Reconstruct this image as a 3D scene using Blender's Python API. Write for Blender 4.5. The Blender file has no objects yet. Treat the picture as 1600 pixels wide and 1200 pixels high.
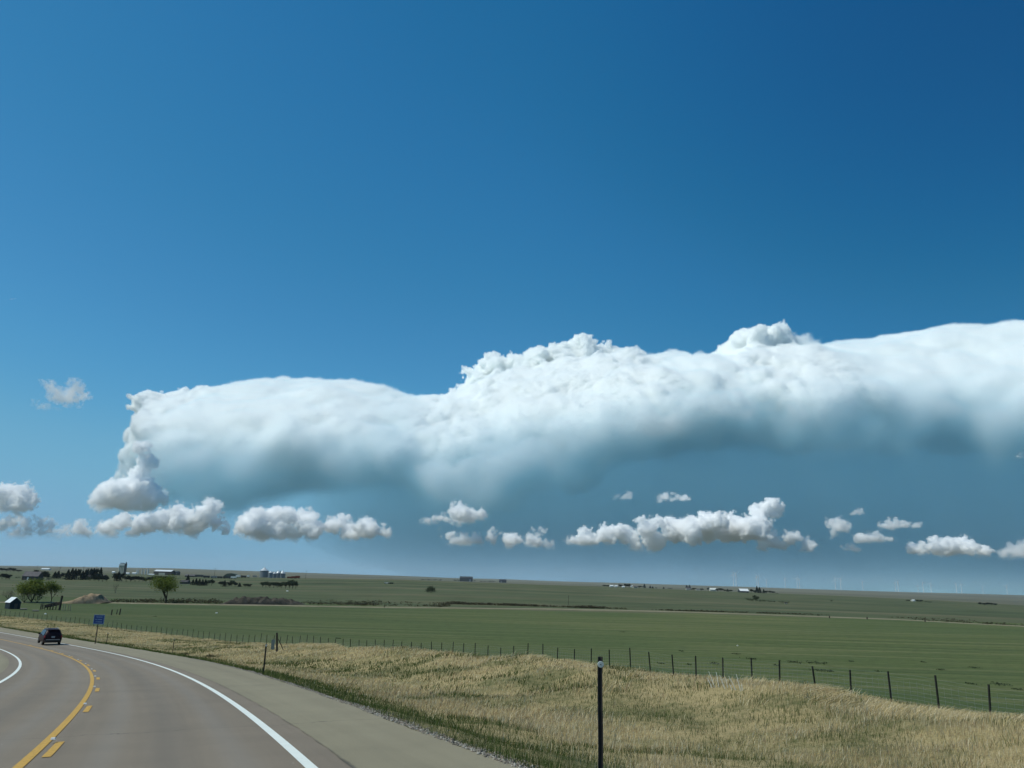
import bpy, bmesh, math, random
import numpy as np
from mathutils import Vector, Matrix, Euler

random.seed(7)
RNG = np.random.default_rng(7)
SC = bpy.context.scene
COL = SC.collection
RAD = math.radians

# ------------------------------------------------------------------ render settings
SC.render.engine = 'CYCLES'
SC.view_settings.view_transform = 'Standard'
SC.view_settings.look = 'None'
SC.view_settings.exposure = 0.0
SC.view_settings.gamma = 1.0
cy = SC.cycles
cy.use_denoising = True
cy.denoiser = 'OPENIMAGEDENOISE'
cy.use_adaptive_sampling = True
cy.adaptive_threshold = 0.02
cy.max_bounces = 48
cy.diffuse_bounces = 3
cy.glossy_bounces = 2
cy.transmission_bounces = 4
cy.transparent_max_bounces = 12
cy.volume_bounces = 48
cy.volume_step_rate = 1.0
cy.volume_max_steps = 512
cy.sample_clamp_indirect = 4.0

# ------------------------------------------------------------------ camera
# origin of the world = the camera; the ground lies below it
FPX = 1200.0                       # focal length in pixels of the 1600 px wide photograph
ROLL = math.atan(0.0275)
PITCH = math.atan(308 / 1200)
_F = np.array([0, math.cos(PITCH), math.sin(PITCH)])
_R0 = np.array([1.0, 0, 0])
_U0 = np.cross(_R0, _F)
_R = math.cos(ROLL) * _R0 + math.sin(ROLL) * _U0
_U = -math.sin(ROLL) * _R0 + math.cos(ROLL) * _U0


def ray(u, v):
    """direction through photograph pixel (u, v), scaled to y = 1"""
    d = _F * FPX + _R * (u - 800) + _U * (600 - v)
    return d / d[1]


def at(u, v, Y):
    """world point at ground distance Y on the line of sight of a pixel"""
    d = ray(u, v) * Y
    return Vector((float(d[0]), float(d[1]), float(d[2])))


cam_d = bpy.data.cameras.new('camera')
cam_d.sensor_width = 36.0
cam_d.lens = 36.0 * FPX / 1600
cam_d.clip_start = 0.1
cam_d.clip_end = 200000
cam = bpy.data.objects.new('camera', cam_d)
COL.objects.link(cam)
cam.matrix_world = Matrix(((_R[0], _U[0], -_F[0], 0), (_R[1], _U[1], -_F[1], 0), (_R[2], _U[2], -_F[2], 0), (0, 0, 0, 1)))
SC.camera = cam

# ------------------------------------------------------------------ sky and sun
SUN_AZ = RAD(-104)      # measured from +Y towards +X: the sun stands to the left
SUN_EL = RAD(54)
world = bpy.data.worlds.new('World')
SC.world = world
world.use_nodes = True
wn = world.node_tree
wn.nodes.clear()
w_out = wn.nodes.new('ShaderNodeOutputWorld')
w_bg = wn.nodes.new('ShaderNodeBackground')
w_sky = wn.nodes.new('ShaderNodeTexSky')
w_sky.sky_type = 'NISHITA'
w_sky.sun_disc = False
w_sky.sun_elevation = SUN_EL
w_sky.sun_rotation = SUN_AZ
w_sky.altitude = 1500
w_sky.air_density = 1.0
w_sky.dust_density = 0.3
w_sky.ozone_density = 3.0
w_sc = wn.nodes.new('ShaderNodeVectorMath')
w_sc.operation = 'SCALE'
w_sc.inputs['Scale'].default_value = 0.1
w_cur = wn.nodes.new('ShaderNodeRGBCurve')
w_up = wn.nodes.new('ShaderNodeVectorMath')
w_up.operation = 'SCALE'
w_up.inputs['Scale'].default_value = 10.0


def set_curve(curve, pts):
    while len(curve.points) > 2:
        curve.points.remove(curve.points[1])
    curve.points[0].location = pts[0]
    curve.points[1].location = pts[-1]
    for q in pts[1:-1]:
        curve.points.new(*q)
    for q in curve.points:
        q.handle_type = 'AUTO'


# the deep, red-poor blue of clear dry high-plains air
set_curve(w_cur.mapping.curves[0], [(0, 0), (.049, .007), (.0745, .0145), (.09, .024), (.11, .035), (.1275, .047), (.188, .088), (.2745, .152), (.62, .216), (1, .28)])
set_curve(w_cur.mapping.curves[1], [(0, 0), (.09, .084), (.133, .137), (.161, .172), (.20, .212), (.231, .242), (.314, .322), (.435, .400), (.69, .418), (1, .48)])
set_curve(w_cur.mapping.curves[2], [(0, 0), (.176, .233), (.228, .292), (.267, .328), (.31, .385), (.369, .434), (.43, .495), (.533, .575), (.643, .600), (1, .66)])
w_cur.mapping.update()
# the sky away from the sun's side is deeper
w_tc = wn.nodes.new('ShaderNodeTexCoord')
w_sx = wn.nodes.new('ShaderNodeSeparateXYZ')
w_mr = wn.nodes.new('ShaderNodeMapRange')
w_mr.interpolation_type = 'SMOOTHSTEP'
for i_, q_ in enumerate((-.05, .62, .1, .068)):
    w_mr.inputs[i_ + 1].default_value = q_
wn.links.new(w_tc.outputs['Generated'], w_sx.inputs[0])
wn.links.new(w_sx.outputs[0], w_mr.inputs[0])
wn.links.new(w_mr.outputs[0], w_sc.inputs['Scale'])
wn.links.new(w_sky.outputs[0], w_sc.inputs[0])
wn.links.new(w_sc.outputs[0], w_cur.inputs['Color'])
wn.links.new(w_cur.outputs[0], w_up.inputs[0])
wn.links.new(w_up.outputs[0], w_bg.inputs['Color'])
w_bg.inputs['Strength'].default_value = 0.1
wn.links.new(w_bg.outputs[0], w_out.inputs['Surface'])

sun_d = bpy.data.lights.new('sun', 'SUN')
sun_d.energy = 3.4
sun_d.angle = RAD(0.53)
sun_d.color = (1.0, 0.985, 0.88)
sun = bpy.data.objects.new('sun', sun_d)
COL.objects.link(sun)
SUN_DIR = Vector((math.sin(SUN_AZ) * math.cos(SUN_EL), math.cos(SUN_AZ) * math.cos(SUN_EL), math.sin(SUN_EL)))
sun.rotation_euler = SUN_DIR.to_track_quat('Z', 'Y').to_euler()
# ================================================================== clouds
# every cloud is a real volume: a density grid computed here and turned into a
# volume by a geometry-nodes Volume Cube
def spectral(shape, d, beta, lmin, lmax, seed):
    """smooth fractal noise of unit variance on a grid of cell size d (km)"""
    rng = np.random.default_rng(seed)
    n = rng.standard_normal(shape).astype(np.float32)
    f = np.fft.rfftn(n)
    k2 = np.zeros((1, 1, 1), np.float32)
    for ax in range(3):
        fr = (np.fft.rfftfreq if ax == 2 else np.fft.fftfreq)(shape[ax], d[ax]).astype(np.float32)
        sh = [1, 1, 1]
        sh[ax] = len(fr)
        k2 = k2 + (fr ** 2).reshape(sh)
    k = np.sqrt(k2)
    k[0, 0, 0] = 1
    amp = k ** (-beta / 2) * np.exp(-(k * lmin) ** 2) * (1 - np.exp(-(k * lmax) ** 2))
    amp[0, 0, 0] = 0
    f *= amp
    o = np.fft.irfftn(f, s=shape).astype(np.float32)
    return o / o.std()


def smooth01(x):
    x = np.clip(x, 0, 1)
    return x * x * (3 - 2 * x)


def stamp(sdf, axes, c, r, sq=(1, 1, 1)):
    """union of a ball (centre c, radius r, km) into the inside-positive distance field"""
    sl = []
    gs = []
    for ax in range(3):
        a = axes[ax]
        i0 = np.searchsorted(a, c[ax] - 1.6 * r * sq[ax])
        i1 = np.searchsorted(a, c[ax] + 1.6 * r * sq[ax])
        if i1 <= i0:
            return
        sl.append(slice(i0, i1))
        g = (a[i0:i1] - c[ax]) / sq[ax]
        sh = [1, 1, 1]
        sh[ax] = len(g)
        gs.append((g ** 2).reshape(sh))
    b = r - np.sqrt(gs[0] + gs[1] + gs[2])
    sub = sdf[sl[0], sl[1], sl[2]]
    np.maximum(sub, b.astype(np.float32), out=sub)


def volume_tree(res, lo, hi, mat):
    ng = bpy.data.node_groups.new('cloud_grid', 'GeometryNodeTree')
    ng.interface.new_socket('Geometry', in_out='INPUT', socket_type='NodeSocketGeometry')
    ng.interface.new_socket('Geometry', in_out='OUTPUT', socket_type='NodeSocketGeometry')
    N = ng.nodes.new
    gi, go = N('NodeGroupInput'), N('NodeGroupOutput')
    pos = N('GeometryNodeInputPosition')
    mr = N('ShaderNodeMapRange')
    mr.data_type = 'FLOAT_VECTOR'
    mr.clamp = False
    mr.inputs[7].default_value = lo          # from min (vector)
    mr.inputs[8].default_value = hi
    mr.inputs[9].default_value = (0, 0, 0)
    mr.inputs[10].default_value = [r - 1 for r in res]
    ng.links.new(pos.outputs[0], mr.inputs[6])
    rnd = N('ShaderNodeVectorMath')
    rnd.operation = 'ADD'
    rnd.inputs[1].default_value = (.5, .5, .5)
    ng.links.new(mr.outputs[1], rnd.inputs[0])
    fl = N('ShaderNodeVectorMath')
    fl.operation = 'FLOOR'
    ng.links.new(rnd.outputs[0], fl.inputs[0])
    sx = N('ShaderNodeSeparateXYZ')
    ng.links.new(fl.outputs[0], sx.inputs[0])

    def imath(op, a, b):
        m = N('FunctionNodeIntegerMath')
        m.operation = op
        for i, q in ((0, a), (1, b)):
            if isinstance(q, int):
                m.inputs[i].default_value = q
            else:
                ng.links.new(q, m.inputs[i])
        return m.outputs[0]

    idx = imath('ADD', imath('MULTIPLY', imath('ADD', imath('MULTIPLY', sx.outputs[0], res[1]), sx.outputs[1]), res[2]), sx.outputs[2])
    at_ = N('GeometryNodeInputNamedAttribute')
    at_.data_type = 'FLOAT'
    at_.inputs['Name'].default_value = 'cloud_density'
    si = N('GeometryNodeSampleIndex')
    si.data_type = 'FLOAT'
    si.domain = 'POINT'
    si.clamp = True
    ng.links.new(gi.outputs[0], si.inputs['Geometry'])
    ng.links.new(at_.outputs[0], si.inputs['Value'])
    ng.links.new(idx, si.inputs['Index'])
    vc = N('GeometryNodeVolumeCube')
    ng.links.new(si.outputs[0], vc.inputs['Density'])
    vc.inputs['Background'].default_value = 0
    vc.inputs['Min'].default_value = lo
    vc.inputs['Max'].default_value = hi
    for i, nme in enumerate(('Resolution X', 'Resolution Y', 'Resolution Z')):
        vc.inputs[nme].default_value = res[i]
    sm = N('GeometryNodeSetMaterial')
    sm.inputs['Material'].default_value = mat
    ng.links.new(vc.outputs[0], sm.inputs[0])
    ng.links.new(sm.outputs[0], go.inputs[0])
    return ng


def cloud_material(name, ext, col=(.9955, .9990, .9960), thin=(.64, .905, 1.0), g=0.0):
    """ext = extinction per metre where the grid holds 1"""
    m = bpy.data.materials.new(name)
    m.use_nodes = True
    nt = m.node_tree
    nt.nodes.clear()
    out = nt.nodes.new('ShaderNodeOutputMaterial')
    at_ = nt.nodes.new('ShaderNodeAttribute')
    at_.attribute_name = 'density'
    mu = nt.nodes.new('ShaderNodeMath')
    mu.operation = 'MULTIPLY'
    mu.inputs[1].default_value = ext
    nt.links.new(at_.outputs['Fac'], mu.inputs[0])
    vs = nt.nodes.new('ShaderNodeVolumePrincipled')
    vs.inputs['Density Attribute'].default_value = ''
    rp = nt.nodes.new('ShaderNodeValToRGB')       # thin parts tinted blue in place of distant airlight, dense droplets white
    els = rp.color_ramp.elements
    els[0].position, els[0].color = 0.0, (*thin, 1)
    els[1].position, els[1].color = .55, (*col, 1)
    e = els.new(.02)
    e.color = (*thin, 1)
    e = els.new(.055)
    e.color = tuple(a * .10 + b * .90 for a, b in zip(thin, col)) + (1,)
    nt.links.new(at_.outputs['Fac'], rp.inputs[0])
    nt.links.new(rp.outputs[0], vs.inputs['Color'])
    vs.inputs['Anisotropy'].default_value = g
    nt.links.new(mu.outputs[0], vs.inputs['Density'])
    nt.links.new(vs.outputs[0], out.inputs['Volume'])
    return m


def cloud_object(name, dens, lo_km, hi_km, mat):
    res = dens.shape
    me = bpy.data.meshes.new(name)
    me.vertices.add(dens.size)
    me.attributes.new('cloud_density', 'FLOAT', 'POINT')
    me.attributes['cloud_density'].data.foreach_set('value', np.ascontiguousarray(dens, np.float32).ravel())
    o = bpy.data.objects.new(name, me)
    COL.objects.link(o)
    me.materials.append(mat)
    lo = tuple(v * 1000 for v in lo_km)
    hi = tuple(v * 1000 for v in hi_km)
    md = o.modifiers.new('volume', 'NODES')
    md.node_group = volume_tree(res, lo, hi, mat)
    return o


def outline(pts, Y, xs):
    """height (km) of a line traced over pixels, at ground distance Y km, as a function of x (km)"""
    P = [ray(u, v) * Y for u, v in pts]
    return np.interp(xs, [p[0] for p in P], [p[2] for p in P]).astype(np.float32)


def slope_line(pts, Y, xs):
    """the same with a ground distance of its own for every x"""
    P = [ray(u, v) for u, v in pts]
    return (np.interp(xs / Y, [p[0] for p in P], [p[2] for p in P]) * Y).astype(np.float32)


LEAN = 1.5
MAT_STORM = cloud_material("storm_cloud", 0.02)
MAT_CUM = cloud_material('small_cloud', 0.012)


def build_storm():
    lo = np.array([-14.5, 20.5, -.4])
    hi = np.array([21.0, 32.5, 10.2])
    d = np.array(STORM_CELL)
    res = tuple(int(round(v)) + 1 for v in (hi - lo) / d)
    ax = [np.linspace(lo[i], hi[i], res[i]).astype(np.float32) for i in range(3)]
    X = ax[0].reshape(-1, 1, 1)
    Yk = ax[1].reshape(1, -1, 1)
    Z = ax[2].reshape(1, 1, -1)
    top = [(150, 622), (214, 618), (245, 614), (290, 612), (330, 600), (400, 580), (480, 576), (550, 586), (600, 600), (650, 609), (695, 612), (720, 598),
           (745, 578), (775, 560), (820, 552), (862, 552), (880, 545), (920, 540), (960, 542), (1000, 548), (1050, 547), (1100, 552), (1140, 543),
           (1165, 532), (1200, 525), (1240, 527), (1265, 533), (1320, 520), (1380, 502), (1440, 474), (1500, 455), (1560, 445), (1600, 443), (1750, 452), (2100, 500)]
    bot = [(150, 770), (205, 768), (216, 764), (228, 760), (300, 775), (380, 770), (450, 742), (560, 748), (640, 760), (700, 778), (760, 772), (820, 748), (900, 725), (960, 708),
           (1000, 695), (1100, 680), (1200, 680), (1400, 690), (1600, 695), (1750, 700), (2100, 700)]
    YC = 26.0
    T0, B0 = outline(top, YC, ax[0]), outline(bot, YC, ax[0])
    h0 = np.maximum((T0 - B0) / 2, .12)
    T = slope_line(top, YC + 1.45 * h0, ax[0]).reshape(-1, 1, 1)
    B = slope_line(bot, YC - 1.9 * h0, ax[0]).reshape(-1, 1, 1)
    n_big = spectral(res, d, 3.2, .9, 7.0, 3)
    n_mid = spectral(res, d, 3.0, .25, 2.0, 4)
    n_sm = spectral(res, d, 2.6, .09, .7, 5)
    B = B - (T - B) * .30
    zc = (T + B) / 2
    hh = np.maximum((T - B) / 2, .12)
    hy = np.minimum(3.6, .7 + hh * 1.1)
    zz = (Z - zc) / hh
    ys = YC + LEAN * hh * zz
    r = (np.abs(zz) ** 2.4 + np.abs((Yk - ys) / hy) ** 2.4) ** (1 / 2.4)
    sdf = ((1 - r) * np.minimum(hh, hy)).astype(np.float32)
    # the ragged upright left end
    edge = [(222, 560), (214, 622), (220, 640), (232, 652), (222, 668), (212, 690), (208, 720), (204, 745), (200, 790), (230, 860)]
    E_ = [ray(u, v) for u, v in edge][::-1]
    xe = np.interp((Z / Yk).ravel(), [p[2] for p in E_], [p[0] for p in E_]).reshape((Z / Yk).shape)
    sdf = np.minimum(sdf, (X - xe * Yk) * .8 + .05).astype(np.float32)
    low = smooth01(.25 - zz * .75)              # 0 at the top, 1 at the underside
    # heaped heads: balls along the crisp parts of the outline
    rng = np.random.default_rng(11)
    heads = [(722, 618, 15), (736, 604, 19), (752, 586, 24), (775, 566, 26), (805, 562, 26), (835, 560, 24), (862, 562, 22), (884, 556, 24), (912, 550, 26), (942, 550, 24),
             (965, 556, 22), (1000, 562, 20), (1050, 560, 18), (1120, 556, 16), (1150, 545, 22), (1180, 534, 26), (1210, 530, 28), (1238, 534, 24), (1262, 542, 18), (1300, 546, 16),
             (236, 660, 18), (228, 676, 16), (232, 700, 20), (245, 690, 22), (222, 724, 18), (240, 740, 24), (215, 750, 16), (270, 720, 30), (290, 690, 26)]
    km = 1.0 / FPX * YC
    for u, v, rp in heads:
        y0 = YC + 1.25 * float(np.interp(ray(u, v)[0] * YC, ax[0], h0))
        for q in range(9):
            dn = max(0, q - 3)
            y = y0 - .42 * dn + rng.uniform(-.5, .5)
            c = ray(u + rng.normal() * (4 + 4 * dn), v + 5 + 13 * dn + rng.uniform(-2, 12)) * y
            r0 = rp * km * rng.uniform(.65, 1.2) * (1 - .05 * dn)
            stamp(sdf, ax, c, r0)
            for k in range(12):
                a = rng.normal(size=3)
                a /= np.linalg.norm(a)
                a[2] = abs(a[2]) * .8
                stamp(sdf, ax, c + a * r0 * .85, r0 * rng.uniform(.26, .52))
    xs_u = np.array([ray(u, 560)[0] * YC for u in (0, 300, 340, 640, 700, 1000, 1030, 1120, 1150, 1260, 1300, 2000)])
    crisp = np.interp(ax[0], xs_u, (1, 1, .25, .25, 1, 1, .5, .5, 1, 1, .1, .1)).reshape(-1, 1, 1)
    sdf += n_big * (.15 + .03 * low) + n_mid * (.04 + .05 * crisp) + n_sm * (.012 + .022 * crisp) * (1 - .5 * low)
    w = .05 + .55 * (1 - crisp) + 1.1 * low ** 1.5
    zf = zz + .09 * n_big
    dens = smooth01(sdf / w) * np.exp(-6.2 * smooth01((.12 - zf) / 1.15)) * smooth01((zf + 1.0) / .6)
    # rain-filled, shaded air under the cloud
    rain_top = zc + .2 * hh
    rt = [(150, 850), (300, 800), (420, 775), (2100, 700)]
    fx = smooth01((X + 9.0) / 7.0)
    fy = smooth01((Yk - 20.6) / 3.5) * smooth01((32.3 - Yk) / 1.5)
    fz = smooth01((rain_top - Z) / 1.2) * (.22 + .78 * smooth01(Z / 1.8))
    dens = np.maximum(dens, RAIN * fx * fy * fz * (1 + .08 * n_big))
    dens[dens < .002] = 0
    for s_ in (np.s_[0], np.s_[-1], np.s_[:, 0], np.s_[:, -1], np.s_[:, :, 0], np.s_[:, :, -1]):
        dens[s_] = 0
    return cloud_object('storm_cloud', dens.astype(np.float32), lo, hi, MAT_STORM)


STORM_CELL = (.052, .105, .052)
RAIN = .010
storm = build_storm()

# ---- the small fair-weather clouds in front of the storm
def build_cumulus(label, blobs, Y=16.0, cell=.022, ext=.02, wisp=0.0, squash=.92, amp=1.0, seed=0, soft=.045):
    """blobs: (u, v, radius) in pixels of the photograph, seen at Y km"""
    rng = np.random.default_rng(seed + 50)
    km = Y / FPX
    balls = []
    for u, v, rp in blobs:
        p = ray(u, v)
        r0 = rp * km * 1.22
        y = Y + rng.normal() * r0 * .5
        c = p * y
        balls.append((c, r0))
        for q in range(3):
            balls.append((c + rng.normal(size=3) * r0 * np.array([.45, .8, .3]), r0 * rng.uniform(.5, .75)))
        for k in range(10):
            a = rng.normal(size=3)
            a /= np.linalg.norm(a)
            a[2] = abs(a[2])
            balls.append((c + a * r0 * .8, r0 * rng.uniform(.22, .4)))
    C = np.array([b[0] for b in balls])
    R_ = np.array([b[1] for b in balls])
    pad = .12
    lo = (C - R_[:, None]).min(0) - pad
    hi = (C + R_[:, None]).max(0) + pad
    d = np.array([cell, cell * 1.3, cell])
    res = tuple(int(math.ceil(v)) + 2 for v in (hi - lo) / d)
    hi = lo + d * (np.array(res) - 1)
    ax = [np.linspace(lo[i], hi[i], res[i]).astype(np.float32) for i in range(3)]
    sdf = np.full(res, -.5, np.float32)
    for c, r in balls:
        stamp(sdf, ax, c, r, (1, 1, squash))
    n1 = spectral(res, d, 3.0, .05, .8, seed + 1)
    n2 = spectral(res, d, 2.4, .022, .2, seed + 2)
    rm = float(np.median([b[1] for b in balls if b[1] > 0]))
    sdf += amp * (n1 * (.045 + wisp * .09) + n2 * (.022 + wisp * .02))
    zl, zh = lo[2] + pad, hi[2] - pad
    base = min(b[0][2] - .45 * b[1] for b in balls[::14])
    sdf = np.minimum(sdf, (ax[2].reshape(1, 1, -1) - base) * .6 + .02 * n1).astype(np.float32)
    lowf = smooth01(1 - (ax[2].reshape(1, 1, -1) - zl) / (zh - zl + 1e-6) * 2.2)
    dens = smooth01(sdf / (soft + .10 * lowf)) * (1 - .65 * lowf)
    for s_ in (np.s_[0], np.s_[-1], np.s_[:, 0], np.s_[:, -1], np.s_[:, :, 0], np.s_[:, :, -1]):
        dens[s_] = 0
    dens[dens < .004] = 0
    key = ext
    if key not in CUM_MATS:
        CUM_MATS[key] = cloud_material('small_cloud', ext, (1.0, 1.0, 1.0), (.93, .985, 1.0))
    o = cloud_object('cumulus_cloud', dens.astype(np.float32), lo, hi, CUM_MATS[key])
    o['label'] = label
    o['category'] = 'cloud'
    if 'vapour' in label: o.name = 'vapour_trail'
    o['group'] = 'small clouds over the plain'
    return o


CUM_MATS = {}
CUMULI = [
    ('small rounded cumulus heap cut by the left edge of the picture', [(8, 776, 14), (30, 774, 14), (42, 784, 9), (4, 792, 14), (26, 792, 12)], dict(ext=.035, soft=.08, wisp=.15)),
    ('long faint hazy cloud bank low over the farm trees', [(6, 818, 11), (34, 824, 10), (66, 822, 9), (92, 830, 9), (122, 826, 8), (50, 838, 8), (16, 836, 9), (82, 842, 6), (-20, 828, 12)], dict(ext=.014, wisp=.9, soft=.20)),
    ('tall stacked cumulus tower leaning on the left end of the storm cloud', [(178, 772, 17), (200, 766, 18), (222, 762, 15), (172, 790, 14), (205, 788, 22), (232, 778, 15), (215, 742, 12), (228, 720, 10), (222, 700, 9)], dict(ext=.03, Y=17)),
    ('broad lumpy cumulus under the left end of the storm cloud', [(250, 813, 15), (285, 810, 16), (322, 803, 14), (335, 815, 10), (220, 822, 14), (165, 830, 11), (136, 836, 7), (300, 826, 12), (350, 827, 5), (190, 816, 11), (262, 830, 10), (205, 836, 9)], dict(ext=.035, soft=.09, wisp=.2)),
    ('ragged white cumulus above the four small grain bins', [(400, 822, 19), (430, 810, 16), (450, 808, 12), (478, 814, 14), (408, 840, 12), (440, 830, 16), (490, 830, 13), (520, 822, 12), (545, 829, 12), (575, 826, 13), (600, 831, 8)], dict(ext=.03, soft=.08)),
    ('small domed cumulus floating above a longer ragged one', [(715, 801, 13), (735, 805, 9), (690, 813, 9), (722, 813, 12), (665, 816, 6)], dict(ext=.024, soft=.09)),
    ('ragged cumulus stretched low above the barn on the crest', [(700, 838, 8), (720, 845, 11), (745, 849, 10), (770, 842, 10), (800, 846, 12), (832, 846, 12), (855, 852, 7), (848, 830, 4)], dict(ext=.024, soft=.09)),
    ('wedge shaped cumulus rising to the right beside the largest one', [(895, 848, 8), (920, 842, 12), (950, 836, 12), (965, 832, 8)], dict(ext=.035)),
    ('largest low cumulus with a leaning tower at its right end', [(985, 842, 13), (1010, 826, 14), (1020, 845, 14), (1050, 830, 17), (1080, 832, 18), (1110, 824, 17), (1140, 825, 18), (1165, 826, 17), (1188, 803, 13),
      (1203, 795, 11), (1214, 789, 7), (1185, 822, 17), (1205, 846, 11), (1235, 841, 10), (1260, 852, 8), (990, 856, 9)], dict(ext=.04)),
    ('small flat cumulus above the middle of the largest low one', [(1038, 778, 7), (1055, 780, 7), (1070, 779, 6)], dict(ext=.016)),
    ('faint scrap of cloud left of the small flat cumulus', [(965, 779, 4), (978, 776, 5)], dict(ext=.006, wisp=.3)),
    ('knotted cumulus scrap right of the largest low cumulus', [(1312, 823, 11), (1305, 833, 7), (1300, 843, 4)], dict(ext=.014)),
    ('tiny puff of cloud above the knotted scrap', [(1341, 802, 5)], dict(ext=.012)),
    ('small oblong cumulus with a tiny puff at its right', [(1386, 823, 6), (1402, 821, 7), (1415, 823, 5)], dict(ext=.016)),
    ('tiny puff just right of the small oblong cumulus', [(1433, 822, 4)], dict(ext=.012)),
    ('flat bottomed small cumulus below the small oblong one', [(1350, 843, 8), (1368, 841, 9), (1386, 845, 6)], dict(ext=.016)),
    ('lowest small cumulus right above the wind farm', [(1322, 859, 6), (1336, 859, 7)], dict(ext=.014)),
    ('wide domed cumulus low above the wind turbines', [(1440, 860, 9), (1465, 854, 10), (1490, 853, 12), (1515, 860, 10), (1535, 864, 7), (1480, 866, 8)], dict(ext=.035)),
    ('dim grey cumulus cut by the right edge of the picture', [(1580, 864, 10), (1600, 860, 14), (1625, 864, 16)], dict(ext=.006)),
    ('scrap of cloud just entering at the right edge under the storm cloud', [(1600, 713, 5), (1608, 710, 6)], dict(ext=.012)),
    ('short thin vapour trail high in the blue at the far left', [(9 + 1.1 * k, 469 - .18 * k, 1.0) for k in range(15)], dict(ext=.006, cell=.008, soft=.02, amp=.12)),
    ('thin torn wisp of cloud alone in the blue at the left', [(98, 614, 12), (78, 604, 7), (120, 606, 9), (62, 635, 6), (86, 641, 4), (105, 622, 9)], dict(ext=.005, wisp=.8, Y=15, squash=.7)),
]
for i_, (lab_, bl_, kw_) in enumerate(CUMULI):
    build_cumulus(lab_, bl_, seed=i_ * 3, **kw_)
storm['label'] = 'huge white anvil storm cloud with heaped upper edge and slate blue rain shadow beneath'
storm['kind'] = 'stuff'


# ---- sunlit blue air veil, added before the anvil to lighten its dark base
def build_veil():
    lo, hi = np.array([-13.0, 16.6, -.4]), np.array([22.0, 20.4, 7.4])
    d = np.array([.25, .25, .13])
    res = tuple(int(round(v)) + 1 for v in (hi - lo) / d)
    ax = [np.linspace(lo[i], hi[i], res[i]).astype(np.float32) for i in range(3)]
    X, Yk, Z = ax[0].reshape(-1, 1, 1), ax[1].reshape(1, -1, 1), ax[2].reshape(1, 1, -1)
    topz = np.interp(ax[0], (-13, -8, -4, 0, 5, 12, 22), (3.0, 3.6, 4.0, 4.6, 5.2, 5.8, 6.4)).reshape(-1, 1, 1)
    n = spectral(res, d, 3.4, .5, 6, 91)
    boost = np.interp(ax[0], (-13, -3, 5, 22), (2.1, 1.8, 1.05, .95)).reshape(-1, 1, 1)  # denser on the left to brighten the storm's base there
    dens = boost * smooth01((X + 13) / 5.5) * smooth01((21.8 - X) / 3) * smooth01((Yk - 16.6) / 1.0) * smooth01((20.4 - Yk) / 1.0) * smooth01((topz - Z + .3 * n) / 2.6) * (.25 + .75 * smooth01((Z + .2) / 3.0))
    for s_ in (np.s_[0], np.s_[-1], np.s_[:, 0], np.s_[:, -1], np.s_[:, :, 0], np.s_[:, :, -1]):
        dens[s_] = 0
    o = cloud_object('air_veil', dens.astype(np.float32), lo, hi, cloud_material('air_veil', VEIL, (.42, .82, 1.0), (.42, .82, 1.0)))
    o['kind'] = 'stuff'


VEIL = 1.25e-4
build_veil()
# ================================================================== helpers
def tag(o, label=None, cat=None, group=None, kind=None):
    if label: o['label'] = label
    if cat: o['category'] = cat
    if group: o['group'] = group
    if kind: o['kind'] = kind
    return o


def mesh_obj(name, verts, faces, mat, parent=None, smooth=False):
    me = bpy.data.meshes.new(name)
    me.from_pydata([tuple(map(float, v)) for v in verts], [], faces)
    me.update()
    if smooth:
        me.polygons.foreach_set('use_smooth', [True] * len(me.polygons))
    o = bpy.data.objects.new(name, me)
    COL.objects.link(o)
    if mat: me.materials.append(mat)
    if parent: o.parent = parent
    return o


def np_obj(name, V, F, mat, parent=None, smooth=False, nv=None):
    """mesh from numpy: V (n,3), F (m,k) with equal-sized faces"""
    V = np.ascontiguousarray(V, np.float32)
    F = np.ascontiguousarray(F, np.int32)
    me = bpy.data.meshes.new(name)
    me.vertices.add(len(V))
    me.vertices.foreach_set('co', V.ravel())
    k = F.shape[1]
    me.loops.add(F.size)
    me.loops.foreach_set('vertex_index', F.ravel())
    me.polygons.add(len(F))
    me.polygons.foreach_set('loop_start', np.arange(len(F), dtype=np.int32) * k)
    me.polygons.foreach_set('loop_total', np.full(len(F), k, np.int32))
    me.update(calc_edges=True)
    if smooth:
        me.polygons.foreach_set('use_smooth', np.ones(len(F), bool))
    o = bpy.data.objects.new(name, me)
    COL.objects.link(o)
    if mat: me.materials.append(mat)
    if parent: o.parent = parent
    return o


def fattr(o, name, arr):
    a = o.data.attributes.new(name, 'FLOAT', 'POINT')
    a.data.foreach_set('value', np.ascontiguousarray(arr, np.float32).ravel())


def cattr(o, name, arr):
    a = o.data.attributes.new(name, 'FLOAT_COLOR', 'POINT')
    arr = np.ascontiguousarray(arr, np.float32)
    if arr.shape[1] == 3:
        arr = np.concatenate([arr, np.ones((len(arr), 1), np.float32)], 1)
    a.data.foreach_set('color', arr.ravel())


def empty(name, loc, rz=0):
    o = bpy.data.objects.new(name, None)
    COL.objects.link(o)
    o.location = loc
    o.rotation_euler = (0, 0, rz)
    o.empty_display_size = .1
    return o


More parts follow.
